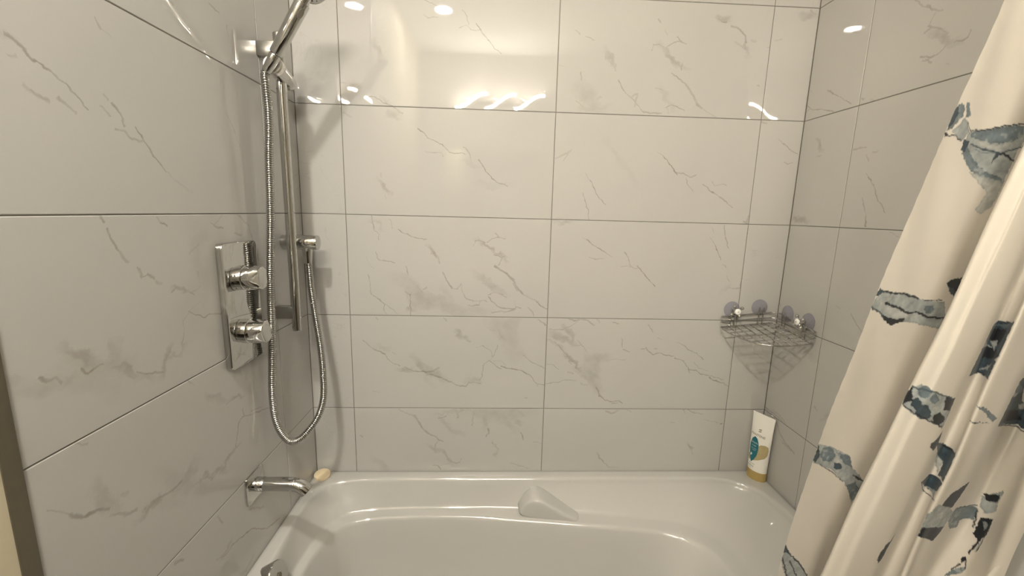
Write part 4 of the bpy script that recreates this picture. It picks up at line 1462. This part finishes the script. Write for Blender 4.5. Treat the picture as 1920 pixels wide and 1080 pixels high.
# floor grid
def hit(axis, c):
    best = None
    for a, b in zip(arc, arc[1:]):
        pa, pb = (a.x, b.x) if axis == 'x' else (a.y, b.y)
        if (pa - c) * (pb - c) <= 0 and abs(pa - pb) > 1e-9:
            f = (c - pa) / (pb - pa)
            q = a.lerp(b, f)
            v = q.y if axis == 'x' else q.x
            best = v if best is None else (min(best, v) if axis == 'x' else min(best, v))
    return best
for k in range(7):
    x = 1.291 + k * .0233
    y1 = hit('x', x)
    if y1:
        tube('grid_wire', [(x, -off, shelf_z(x, -off) + .001), (x, y1, shelf_z(x, y1) + .001)], WR * .9, CHROME_DARK, cad, 6)
for k in range(6):
    y = -.032 - k * .0235
    x1 = hit('y', y)
    if x1:
        tube('grid_wire', [(W - off, y, shelf_z(W - off, y) - .001), (x1, y, shelf_z(x1, y) - .001)], WR * .9, CHROME_DARK, cad, 6)
# suction cups
CUP, nt_, b_ = new_mat('violet grey clear rubber')
b_.inputs['Base Color'].default_value = (.60, .59, .70, 1)
b_.inputs['Roughness'].default_value = .2
b_.inputs['Transmission Weight'].default_value = .55
b_.inputs['IOR'].default_value = 1.3
b_.inputs['Alpha'].default_value = .42
PORC = plain('white porcelain', (.88, .87, .84), .2)
def cup(pos, axis, handle):
    pos = Vector(pos)
    axis = Vector(axis)
    c = lathe('suction_cup', pos + axis * .0002, axis, [(0, .0255), (.0016, .0250), (.0040, .0200), (.0065, .0135), (.0100, .0090), (.0150, .0075), (.0165, .0050), (.0165, 0)], CUP, cad, 32)
    sidev = axis.cross(Vector((0, 0, 1))).normalized()
    # two-legged hanger from the cup stem down to the base frame
    for s_ in (-1, 1):
        top = pos + axis * .0130 + sidev * (.0065 * s_)
        low = pos + axis * .0105 + sidev * (.0065 * s_)
        low.z = shelf_z(low.x, low.y) - .001
        tube('hanger_wire', [top + Vector((0, 0, .004)), low], WR, CHROME_DARK, cad, 8)
    tube('hanger_clip', [pos + axis * .0130 + sidev * -.0070 + Vector((0, 0, .0035)), pos + axis * .0130 + sidev * .0070 + Vector((0, 0, .0035))], WR, CHROME_DARK, cad, 8)
    if handle:
        st = lathe('turn_handle', pos + axis * .015, axis, [(0, .0060), (.008, .0060), (.010, .0085), (.017, .0085), (.019, .0070)], CHROME, cad, 24)
        hc_ = pos + axis * .029
        for k in range(4):
            a = math.radians(45 + 90 * k + 12)
            dv = sidev * math.cos(a) + Vector((0, 0, 1)) * math.sin(a)
            prof_ = [(.004, .0034), (.011, .0030), (.0128, .0042)]
            for q in range(1, 8):
                an = math.pi * q / 8
                prof_.append((.0180 - .0054 * math.cos(an), .0054 * math.sin(an)))
            prof_.append((.0234, 0))
            lathe('cross_arm', hc_, dv, prof_, CHROME, st, 16)
        lathe('button', pos + axis * .0335, axis, [(0, .0092), (.0020, .0090), (.0032, .0074), (.0035, 0)], PORC, st, 24)
        lathe('dot', pos + axis * .0367, axis, [(0, .0016), (.0003, .0015), (.0003, 0)], INK, st, 10)
cup((1.304, 0, 1.036), (0, -1, 0), True)
cup((1.392, 0, 1.044), (0, -1, 0), False)
cup((W, -.045, 1.035), (-1, 0, 0), False)
cup((W, -.132, 1.032), (-1, 0, 0), True)

CURTAIN_Z = (2.0, 1.6, 1.2, 1.0, .85, .7, .6, .49)
CURTAIN_COLS = [  # depth offset, then x at each height of CURTAIN_Z
    (0, 1.225, 1.186, 1.12, 1.097, 1.082, 1.075, 1.072, 1.068),
    (0.012, 1.272, 1.241, 1.182, 1.164, 1.152, 1.147, 1.146, 1.144),
    (0.026, 1.365, 1.344, 1.294, 1.262, 1.235, 1.211, 1.202, 1.191),
    (0.01, 1.369, 1.323, 1.272, 1.24, 1.213, 1.191, 1.181, 1.17),
    (-0.03, 1.324, 1.26, 1.205, 1.17, 1.143, 1.122, 1.112, 1.1),
    (-0.045, 1.324, 1.264, 1.214, 1.181, 1.155, 1.137, 1.128, 1.118),
    (-0.049, 1.314, 1.264, 1.219, 1.189, 1.168, 1.149, 1.138, 1.125),
    (-0.047, 1.323, 1.285, 1.249, 1.225, 1.209, 1.189, 1.177, 1.163),
    (-0.039, 1.339, 1.304, 1.27, 1.245, 1.231, 1.211, 1.199, 1.186),
    (-0.022, 1.367, 1.333, 1.3, 1.276, 1.263, 1.244, 1.232, 1.219),
    (-0.024, 1.378, 1.341, 1.305, 1.284, 1.27, 1.255, 1.246, 1.235),
    (-0.034, 1.378, 1.338, 1.301, 1.283, 1.268, 1.257, 1.25, 1.243),
    (-0.045, 1.367, 1.328, 1.292, 1.275, 1.26, 1.25, 1.243, 1.236),
    (-0.048, 1.368, 1.331, 1.296, 1.279, 1.265, 1.255, 1.249, 1.242),
    (-0.042, 1.396, 1.357, 1.321, 1.303, 1.285, 1.267, 1.256, 1.244),
    (-0.037, 1.41, 1.384, 1.346, 1.327, 1.306, 1.281, 1.264, 1.246),
    (-0.029, 1.414, 1.403, 1.366, 1.348, 1.327, 1.303, 1.287, 1.269),
    (-0.01, 1.417, 1.417, 1.405, 1.387, 1.368, 1.344, 1.328, 1.302),
    (-0.004, 1.421, 1.421, 1.421, 1.415, 1.4, 1.357, 1.32, 1.278),
    (-0.012, 1.412, 1.412, 1.412, 1.412, 1.411, 1.365, 1.328, 1.286),
    (-0.032, 1.418, 1.418, 1.418, 1.412, 1.405, 1.373, 1.336, 1.294),
    (-0.072, 1.395, 1.371, 1.351, 1.341, 1.342, 1.381, 1.344, 1.302),
    (-0.086, 1.39, 1.371, 1.356, 1.348, 1.356, 1.389, 1.352, 1.31),
    (-0.074, 1.436, 1.436, 1.436, 1.43, 1.385, 1.334, 1.295, 1.253),
    (-0.05, 1.442, 1.442, 1.442, 1.442, 1.442, 1.405, 1.368, 1.326),
]
def curtain_grid(zs, sub):
    """points of the hanging cloth: rows follow zs, columns run round the folds"""
    cols = np.array(CURTAIN_COLS); zt = np.array(CURTAIN_Z)
    X = np.array([np.polyval(np.polyfit(zt, c[1:], 4), zs) for c in cols])          # (ncol, nz)
    Y = cols[:, 0][:, None] + (-.745 + .09 * (2.0 - zs))[None, :]
    n = len(cols); t = np.linspace(0, n - 1, (n - 1) * sub + 1)
    i = np.minimum(t.astype(int), n - 2); f = (t - i)[:, None]
    def cr(A):
        a0, a1, a2, a3 = A[np.maximum(i - 1, 0)], A[i], A[i + 1], A[np.minimum(i + 2, n - 1)]
        return .5 * (2 * a1 + (a2 - a0) * f + (2 * a0 - 5 * a1 + 4 * a2 - a3) * f ** 2 + (3 * a1 - a0 - 3 * a2 + a3) * f ** 3)
    return cr(X), cr(Y), t                                                          # (ns, nz) each
# printed shapes: (tone, polygon or stroke, stroke width, [(fold position x100, height mm), ...])
CURTAIN_PRINT = [
    (1, 'p', 0.0, [(80,1441),(125,1450),(165,1456),(170,1438),(165,1420),(165,1399),(165,1375),(150,1381),(125,1396),(100,1411),(85,1420),(80,1432)]),
    (2, 'p', 0.0, [(85,1441),(160,1456),(165,1441),(150,1432),(130,1429),(90,1435)]),
    (0, 'p', 0.0, [(105,1432),(135,1429),(150,1432),(155,1423),(135,1420),(115,1423)]),
    (2, 'p', 0.0, [(85,1414),(90,1423),(115,1405),(135,1393),(160,1384),(165,1372),(140,1378),(115,1393)]),
    (2, 'p', 0.0, [(0,1468),(10,1474),(30,1474),(40,1468),(45,1459),(30,1450),(25,1444),(5,1441),(0,1450)]),
    (3, 'p', 0.0, [(0,1468),(10,1471),(25,1462),(20,1450),(5,1441),(5,1450)]),
    (2, 'p', 0.0, [(35,1477),(45,1477),(65,1462),(55,1459)]),
    (1, 'p', 0.0, [(50,1459),(65,1453),(80,1441),(70,1429),(50,1435),(30,1441),(45,1450)]),
    (3, 'p', 0.0, [(80,1417),(75,1432),(90,1429),(90,1417)]),
    (4, 's', 1.67, [(25,1435),(50,1435),(70,1429)]),
    (4, 'p', 0.0, [(0,1438),(10,1438),(25,1435),(10,1432)]),
    (4, 's', 1.33, [(65,1453),(80,1444)]),
    (4, 's', 2.33, [(80,1444),(100,1444),(125,1450),(165,1459)]),
    (3, 's', 2.67, [(95,1426),(115,1423),(145,1417),(165,1426),(175,1429)]),
    (4, 's', 3.0, [(145,1417),(155,1414),(165,1408)]),
    (3, 'p', 0.0, [(140,1402),(140,1417),(145,1417),(140,1405)]),
    (2, 's', 1.33, [(110,1420),(120,1417),(130,1417),(130,1420)]),
    (0, 'p', 0.0, [(115,1390),(165,1378),(165,1345),(155,1333),(145,1339),(150,1363)]),
    (4, 'p', 0.0, [(150,1228),(155,1234),(170,1237),(175,1222),(170,1207),(160,1216)]),
    (3, 'p', 0.0, [(155,1222),(165,1219),(170,1210),(165,1210)]),
    (1, 'p', 0.0, [(5,1207),(35,1216),(95,1213),(130,1201),(160,1198),(185,1150),(150,1159),(110,1168),(90,1165),(55,1180),(0,1192)]),
    (0, 'p', 0.0, [(15,1204),(95,1189),(130,1174),(105,1168),(55,1183)]),
    (4, 's', 3.33, [(35,1216),(65,1213),(85,1213),(110,1207),(120,1204)]),
    (4, 's', 4.07, [(50,1198),(80,1192),(115,1180),(125,1183),(145,1174),(170,1171)]),
    (3, 's', 2.96, [(0,1192),(45,1183),(70,1171)]),
    (4, 'p', 0.0, [(55,1180),(90,1171),(110,1174),(110,1168),(85,1162),(65,1171)]),
    (3, 'p', 0.0, [(0,1210),(5,1222),(35,1216),(10,1210)]),
    (4, 's', 1.48, [(130,1201),(155,1201)]),
    (2, 'p', 0.0, [(150,1186),(150,1180),(145,1180),(140,1180),(135,1186),(135,1189),(135,1192),(140,1192),(145,1192)]),
    (0, 'p', 0.0, [(60,1204),(60,1201),(60,1198),(50,1201),(45,1204),(40,1207),(45,1207),(50,1210),(60,1207)]),
    (1, 'p', 0.0, [(0,931),(0,958),(50,949),(105,928),(120,904),(160,868),(160,844),(150,826),(125,862),(115,874),(70,904),(35,916),(5,922)]),
    (2, 'p', 0.0, [(70,931),(70,922),(60,919),(45,922),(30,931),(25,940),(30,949),(45,949),(60,943)]),
    (2, 'p', 0.0, [(70,937),(105,928),(120,904),(100,913)]),
    (3, 'p', 0.0, [(0,928),(0,958),(25,934),(15,922)]),
    (4, 'p', 0.0, [(0,955),(5,955),(15,943),(0,943)]),
    (0, 'p', 0.0, [(65,922),(80,928),(95,910),(75,913)]),
    (3, 'p', 0.0, [(95,907),(95,904),(90,901),(80,904),(75,907),(75,913),(75,916),(85,916),(90,913)]),
    (2, 'p', 0.0, [(120,868),(140,871),(155,850),(150,829)]),
    (4, 's', 1.48, [(35,916),(70,901),(110,877)]),
    (4, 'p', 0.0, [(125,889),(165,868),(145,874)]),
    (4, 's', 1.48, [(145,862),(160,850)]),
    (1, 'p', 0.0, [(0,724),(0,754),(25,733),(65,706),(100,667),(35,679),(15,706)]),
    (4, 's', 2.67, [(0,727),(20,709),(40,676)]),
    (4, 's', 2.67, [(0,754),(25,733),(60,709),(95,670)]),
    (4, 's', 2.07, [(35,715),(65,676)]),
    (3, 'p', 0.0, [(0,754),(0,754),(20,736),(0,739)]),
    (4, 'p', 0.0, [(715,760),(690,775),(705,799),(800,814),(750,790),(735,769)]),
    (1, 'p', 0.0, [(415,1048),(420,1078),(465,1084),(605,1075),(740,1063),(765,1033),(740,1012),(650,1027),(500,1036)]),
    (2, 'p', 0.0, [(570,1075),(575,1069),(535,1063),(490,1063),(470,1069),(460,1075),(465,1081),(480,1084),(515,1081)]),
    (3, 'p', 0.0, [(515,1057),(520,1051),(500,1045),(480,1045),(460,1051),(455,1057),(460,1060),(470,1063),(495,1060)]),
    (2, 'p', 0.0, [(645,1063),(640,1060),(635,1057),(620,1057),(605,1060),(590,1066),(595,1072),(615,1072),(630,1069)]),
    (3, 'p', 0.0, [(635,1042),(640,1033),(620,1030),(590,1030),(515,1036),(495,1045),(505,1051),(575,1054),(615,1051)]),
    (4, 'p', 0.0, [(720,1030),(720,1024),(700,1021),(675,1021),(660,1027),(650,1036),(655,1039),(670,1042),(695,1036)]),
    (4, 'p', 0.0, [(415,1048),(400,1063),(430,1078),(455,1057)]),
    (4, 'p', 0.0, [(665,1069),(750,1063),(755,1042),(680,1045)]),
    (3, 's', 2.22, [(425,1078),(605,1075),(730,1063)]),
    (4, 's', 1.85, [(420,1048),(495,1039),(650,1027),(730,1015)]),
    (0, 'p', 0.0, [(615,1054),(660,1051),(655,1042)]),
    (4, 'p', 0.0, [(700,988),(715,991),(790,1006),(805,982),(765,973),(700,982)]),
    (3, 'p', 0.0, [(720,991),(985,970),(1190,967),(1190,955),(1190,919),(1060,919),(1045,940),(870,961)]),
    (4, 's', 3.7, [(735,988),(995,967),(1170,967)]),
    (0, 'p', 0.0, [(865,961),(1030,943),(1030,922)]),
    (3, 'p', 0.0, [(810,913),(1190,916),(1165,898),(1000,889)]),
    (1, 'p', 0.0, [(930,892),(1130,895),(1165,883)]),
    (4, 's', 1.85, [(810,913),(1010,880),(1190,883)]),
    (3, 'p', 0.0, [(825,1174),(1190,1183),(1190,1162),(1190,1129),(1110,1117),(820,1117),(820,1156)]),
    (4, 'p', 0.0, [(860,1165),(1130,1168),(1085,1144),(890,1153)]),
    (4, 'p', 0.0, [(820,1138),(1065,1138),(1190,1132),(980,1117)]),
    (0, 'p', 0.0, [(820,1153),(1035,1138),(820,1141)]),
    (0, 'p', 0.0, [(955,1147),(1060,1150),(1070,1135)]),
    (2, 'p', 0.0, [(860,1171),(1120,1177),(1085,1171)]),
    (4, 's', 1.33, [(940,1174),(1175,1183)]),
    (3, 'p', 0.0, [(820,1117),(1190,1123),(1190,1096),(820,1096)]),
    (0, 'p', 0.0, [(965,1102),(1130,1117),(1095,1105)]),
    (4, 's', 1.85, [(820,1096),(1190,1096)]),
    (2, 'p', 0.0, [(1190,1051),(1330,1051),(1490,1027),(1470,1021),(1350,1042)]),
    (3, 'p', 0.0, [(1190,1027),(1445,1021),(1250,1024)]),
    (4, 'p', 0.0, [(1365,874),(1415,892),(1610,904),(1600,880),(1560,859),(1445,865)]),
    (1, 'p', 0.0, [(1200,856),(1315,877),(1500,862),(1610,844),(1575,820),(1495,796),(1190,814),(1205,832)]),
    (4, 'p', 0.0, [(1190,814),(1225,832),(1580,820),(1495,796)]),
    (0, 'p', 0.0, [(1290,859),(1440,859),(1480,838)]),
    (2, 'p', 0.0, [(1600,829),(1620,850),(1740,841),(1865,835),(1870,814),(1725,811),(1745,796),(1675,799)]),
    (3, 's', 2.22, [(1620,850),(1735,841),(1830,841)]),
    (1, 'p', 0.0, [(1860,844),(1845,859),(1915,871),(1970,883),(1970,865),(1985,844),(1930,832)]),
    (4, 'p', 0.0, [(1840,865),(1965,874),(1965,859),(1895,856)]),
    (4, 'p', 0.0, [(1920,823),(1990,832),(2000,814),(1985,781),(1925,793)]),
    (1, 'p', 0.0, [(1940,820),(1980,820),(1980,805)]),
    (4, 's', 2.22, [(1865,832),(1905,802)]),
    (4, 's', 3.7, [(2000,811),(2000,784),(2000,769)]),
    (4, 's', 3.7, [(1980,787),(1965,757)]),
    (0, 'p', 0.0, [(1990,781),(2000,799),(2000,781),(1990,763)]),
    (2, 'p', 0.0, [(1980,730),(1940,712),(1930,697),(2000,724),(2000,733)]),
    (4, 'p', 0.0, [(1975,745),(1975,742),(1970,739),(1960,736),(1950,739),(1945,742),(1945,745),(1955,748),(1965,748)]),
    (4, 's', 2.59, [(1960,733),(1940,715)]),
    (4, 's', 1.85, [(1980,742),(2000,730)]),
    (3, 'p', 0.0, [(1600,1060),(1600,1087),(1655,1093),(1945,994),(1600,1009),(1600,1030)]),
    (4, 'p', 0.0, [(1600,1036),(1745,1024),(1845,1006),(1600,1009)]),
    (0, 'p', 0.0, [(1650,1060),(1650,1057),(1635,1057),(1605,1060),(1600,1060),(1600,1063),(1600,1066),(1600,1069),(1640,1063)]),
    (0, 'p', 0.0, [(1795,1030),(1795,1027),(1775,1027),(1755,1027),(1740,1030),(1725,1036),(1735,1036),(1755,1036),(1770,1036)]),
    (2, 'p', 0.0, [(1685,1066),(1690,1060),(1660,1060),(1610,1066),(1600,1069),(1600,1072),(1600,1078),(1600,1081),(1650,1075)]),
    (4, 's', 2.22, [(1600,1009),(1930,991)]),
    (4, 'p', 0.0, [(2100,982),(2100,1003),(2100,1003),(2100,991)]),
]

# ------------------------------------------------------------------ shower curtain
def build_curtain():
    zs = np.concatenate([np.linspace(2.235, 1.70, 50), np.arange(1.6985, .60, -.0016), np.linspace(.598, .49, 30)])
    X, Y, t = curtain_grid(np.minimum(zs, 2.0), 40)
    # even spacing of the columns along the cloth
    S = np.concatenate([[0], np.cumsum(np.hypot(np.diff(X.mean(1)), np.diff(Y.mean(1))))])
    te = np.interp(np.linspace(0, S[-1], int(S[-1] / .0014)), S, t)
    pick = lambda A: np.stack([np.interp(te, t, A[:, k]) for k in range(A.shape[1])], 1)
    X, Y, t = pick(X), pick(Y), te
    ns, nz = X.shape
    Zg = np.broadcast_to(zs[None, :], X.shape)
    # light puckering along the hemmed edge and slow swells across the cloth
    S = np.concatenate([[0], np.cumsum(np.hypot(np.diff(X.mean(1)), np.diff(Y.mean(1))))])[:, None]
    edge = np.exp(-S / .012)
    Yd = Y + (.00025 * np.sin(zs[None, :] * 240 + 3 * np.sin(zs[None, :] * 31))) * edge + .0016 * np.sin(zs[None, :] * 21 + S * 30) * np.sin(S * 55 + zs[None, :] * 7)
    co = np.stack([X, Yd, Zg], -1).reshape(-1, 3)
    # ---- printed pattern as point colour
    base = np.array([.66, .615, .545])
    tone = [np.array(c) for c in ((.43, .44, .42), (.32, .35, .35), (.135, .178, .20), (.040, .063, .080), (.008, .010, .015))]
    col = np.tile(base, (ns * nz, 1))
    tt = np.broadcast_to(t[:, None], X.shape).reshape(-1) * 100
    zz = Zg.reshape(-1) * 1000
    Sf = np.broadcast_to(S, X.shape).reshape(-1) * 1000       # mm along the cloth
    def smap(v):
        return np.interp(v, t * 100, S[:, 0] * 1000)
    rs = np.random.RandomState(3)
    grid = rs.rand(96, 96)
    def vnoise(a, b):
        ia, ib = np.floor(a).astype(int), np.floor(b).astype(int)
        fa, fb = a - ia, b - ib
        fa, fb = fa * fa * (3 - 2 * fa), fb * fb * (3 - 2 * fb)
        g = lambda i, j: grid[i % 96, j % 96]
        return (g(ia, ib) * (1 - fa) + g(ia + 1, ib) * fa) * (1 - fb) + (g(ia, ib + 1) * (1 - fa) + g(ia + 1, ib + 1) * fa) * fb
    wash = .6 * vnoise(Sf / 9, zz / 9) + .4 * vnoise(Sf / 3.5 + 40, zz / 3.5)
    js = Sf + 2.4 * (vnoise(Sf / 4 + 11, zz / 4) - .5)
    jz = zz + 2.4 * (vnoise(Sf / 4 + 57, zz / 4 + 23) - .5)
    for c, kind, wd, pts in CURTAIN_PRINT:
        P = np.array([(smap(a), b) for a, b in pts], float)
        lo, hi = P.min(0) - 8, P.max(0) + 8
        idx = np.where((js > lo[0]) & (js < hi[0]) & (jz > lo[1]) & (jz < hi[1]))[0]
        if not len(idx):
            continue
        x, y = js[idx], jz[idx]
        dist = np.full(len(idx), 1e9)
        ins = np.zeros(len(idx), bool)
        Q = np.vstack([P, P[:1]]) if kind == 'p' else P
        for (x1, y1), (x2, y2) in zip(Q[:-1], Q[1:]):
            dx, dy = x2 - x1, y2 - y1
            h = np.clip(((x - x1) * dx + (y - y1) * dy) / max(dx * dx + dy * dy, 1e-9), 0, 1)
            dist = np.minimum(dist, np.hypot(x - x1 - h * dx, y - y1 - h * dy))
            if kind == 'p' and abs(dy) > 1e-9:
                ins ^= ((y1 > y) != (y2 > y)) & (x < dx * (y - y1) / dy + x1)
        if kind == 's':
            a = np.clip((wd * .40 + .5 - dist) / .9, 0, 1)
            k = a
            shade = tone[c][None, :] * np.ones((len(idx), 1))
        else:
            a = np.where(ins, 1.0, np.clip((.5 - dist) / .6, 0, 1))
            w_ = wash[idx]
            rim = np.exp(-dist / 1.6) * ins                      # pigment gathers at the edge of a wash
            k = a * (1.0 if c >= 3 else .94)
            lum = (1.35 - .75 * w_) * (1 - .30 * rim)
            shade = tone[c][None, :] * lum[:, None]
            if c in (1, 2):
                shade = np.where((w_ < .30)[:, None], shade * .6 + .4 * tone[0], shade)
        col[idx] = col[idx] * (1 - k[:, None]) + shade * k[:, None]
    me = bpy.data.meshes.new('shower_curtain')
    me.vertices.add(ns * nz)
    me.vertices.foreach_set('co', (co - np.array([1.26, -.68, .49])).astype(np.float32).ravel())
    i, j = np.meshgrid(np.arange(ns - 1), np.arange(nz - 1), indexing='ij')
    q = np.stack([i * nz + j, i * nz + j + 1, (i + 1) * nz + j + 1, (i + 1) * nz + j], -1).reshape(-1, 4)
    nf = len(q)
    me.loops.add(nf * 4)
    me.loops.foreach_set('vertex_index', q.astype(np.int32).ravel())
    me.polygons.add(nf)
    me.polygons.foreach_set('loop_start', np.arange(0, nf * 4, 4, dtype=np.int32))
    me.polygons.foreach_set('use_smooth', np.ones(nf, bool))
    me.update(calc_edges=True)
    ca = me.color_attributes.new('print', 'FLOAT_COLOR', 'POINT')
    ca.data.foreach_set('color', np.concatenate([col, np.ones((ns * nz, 1))], 1).astype(np.float32).ravel())
    m, nt, b = new_mat('printed curtain cloth')
    at = nt.nodes.new('ShaderNodeVertexColor')
    at.layer_name = 'print'
    nt.links.new(at.outputs['Color'], b.inputs['Base Color'])
    b.inputs['Roughness'].default_value = .62
    b.inputs['Sheen Weight'].default_value = .15
    tc = nt.nodes.new('ShaderNodeTexCoord')
    n = nt.nodes.new('ShaderNodeTexNoise')
    n.inputs['Scale'].default_value = 420
    n.inputs['Detail'].default_value = 2
    nt.links.new(tc.outputs['Object'], n.inputs['Vector'])
    bp_ = nt.nodes.new('ShaderNodeBump')
    bp_.inputs['Strength'].default_value = .12
    bp_.inputs['Distance'].default_value = .001
    nt.links.new(n.outputs['Fac'], bp_.inputs['Height'])
    nt.links.new(bp_.outputs['Normal'], b.inputs['Normal'])
    out = nt.nodes['Material Output']
    tr = nt.nodes.new('ShaderNodeBsdfTranslucent')
    nt.links.new(at.outputs['Color'], tr.inputs['Color'])
    mx = nt.nodes.new('ShaderNodeMixShader')
    mx.inputs[0].default_value = .22
    nt.links.new(b.outputs[0], mx.inputs[1])
    nt.links.new(tr.outputs[0], mx.inputs[2])
    nt.links.new(mx.outputs[0], out.inputs['Surface'])
    o = link('shower_curtain', me, m)
    o.location = (1.26, -.68, .49)
    tag(o, 'cream shower curtain with blue watercolour flower print, gathered at the wall', 'curtain')
    return o
build_curtain()
rod = empty('curtain_rod', (W / 2, -.745, 2.25), 'straight chrome curtain rod spanning the tub alcove', 'curtain rod')
lathe('pole', (0, -.745, 2.25), (1, 0, 0), [(.002, .0125), (W - .002, .0125)], CHROME, rod, 24)
lathe('flange', (-.001, -.745, 2.25), (1, 0, 0), [(0, .028), (.006, .028), (.012, .018)], CHROME, rod, 28)
lathe('flange', (W + .001, -.745, 2.25), (-1, 0, 0), [(0, .028), (.006, .028), (.012, .018)], CHROME, rod, 28)
for k, x in enumerate((1.235, 1.275, 1.31, 1.345, 1.375, 1.40, 1.42)):
    ring = tube('curtain_ring', [(x, -.745 + .019 * math.cos(a * math.tau / 20), 2.244 + .026 * math.sin(a * math.tau / 20)) for a in range(20)], .0018, CHROME, None, 6, closed=True, loc=(x, -.745, 2.25))
    tag(ring, 'thin chrome ring hanging the curtain from the rod', 'curtain ring', 'curtain rings on the rod')
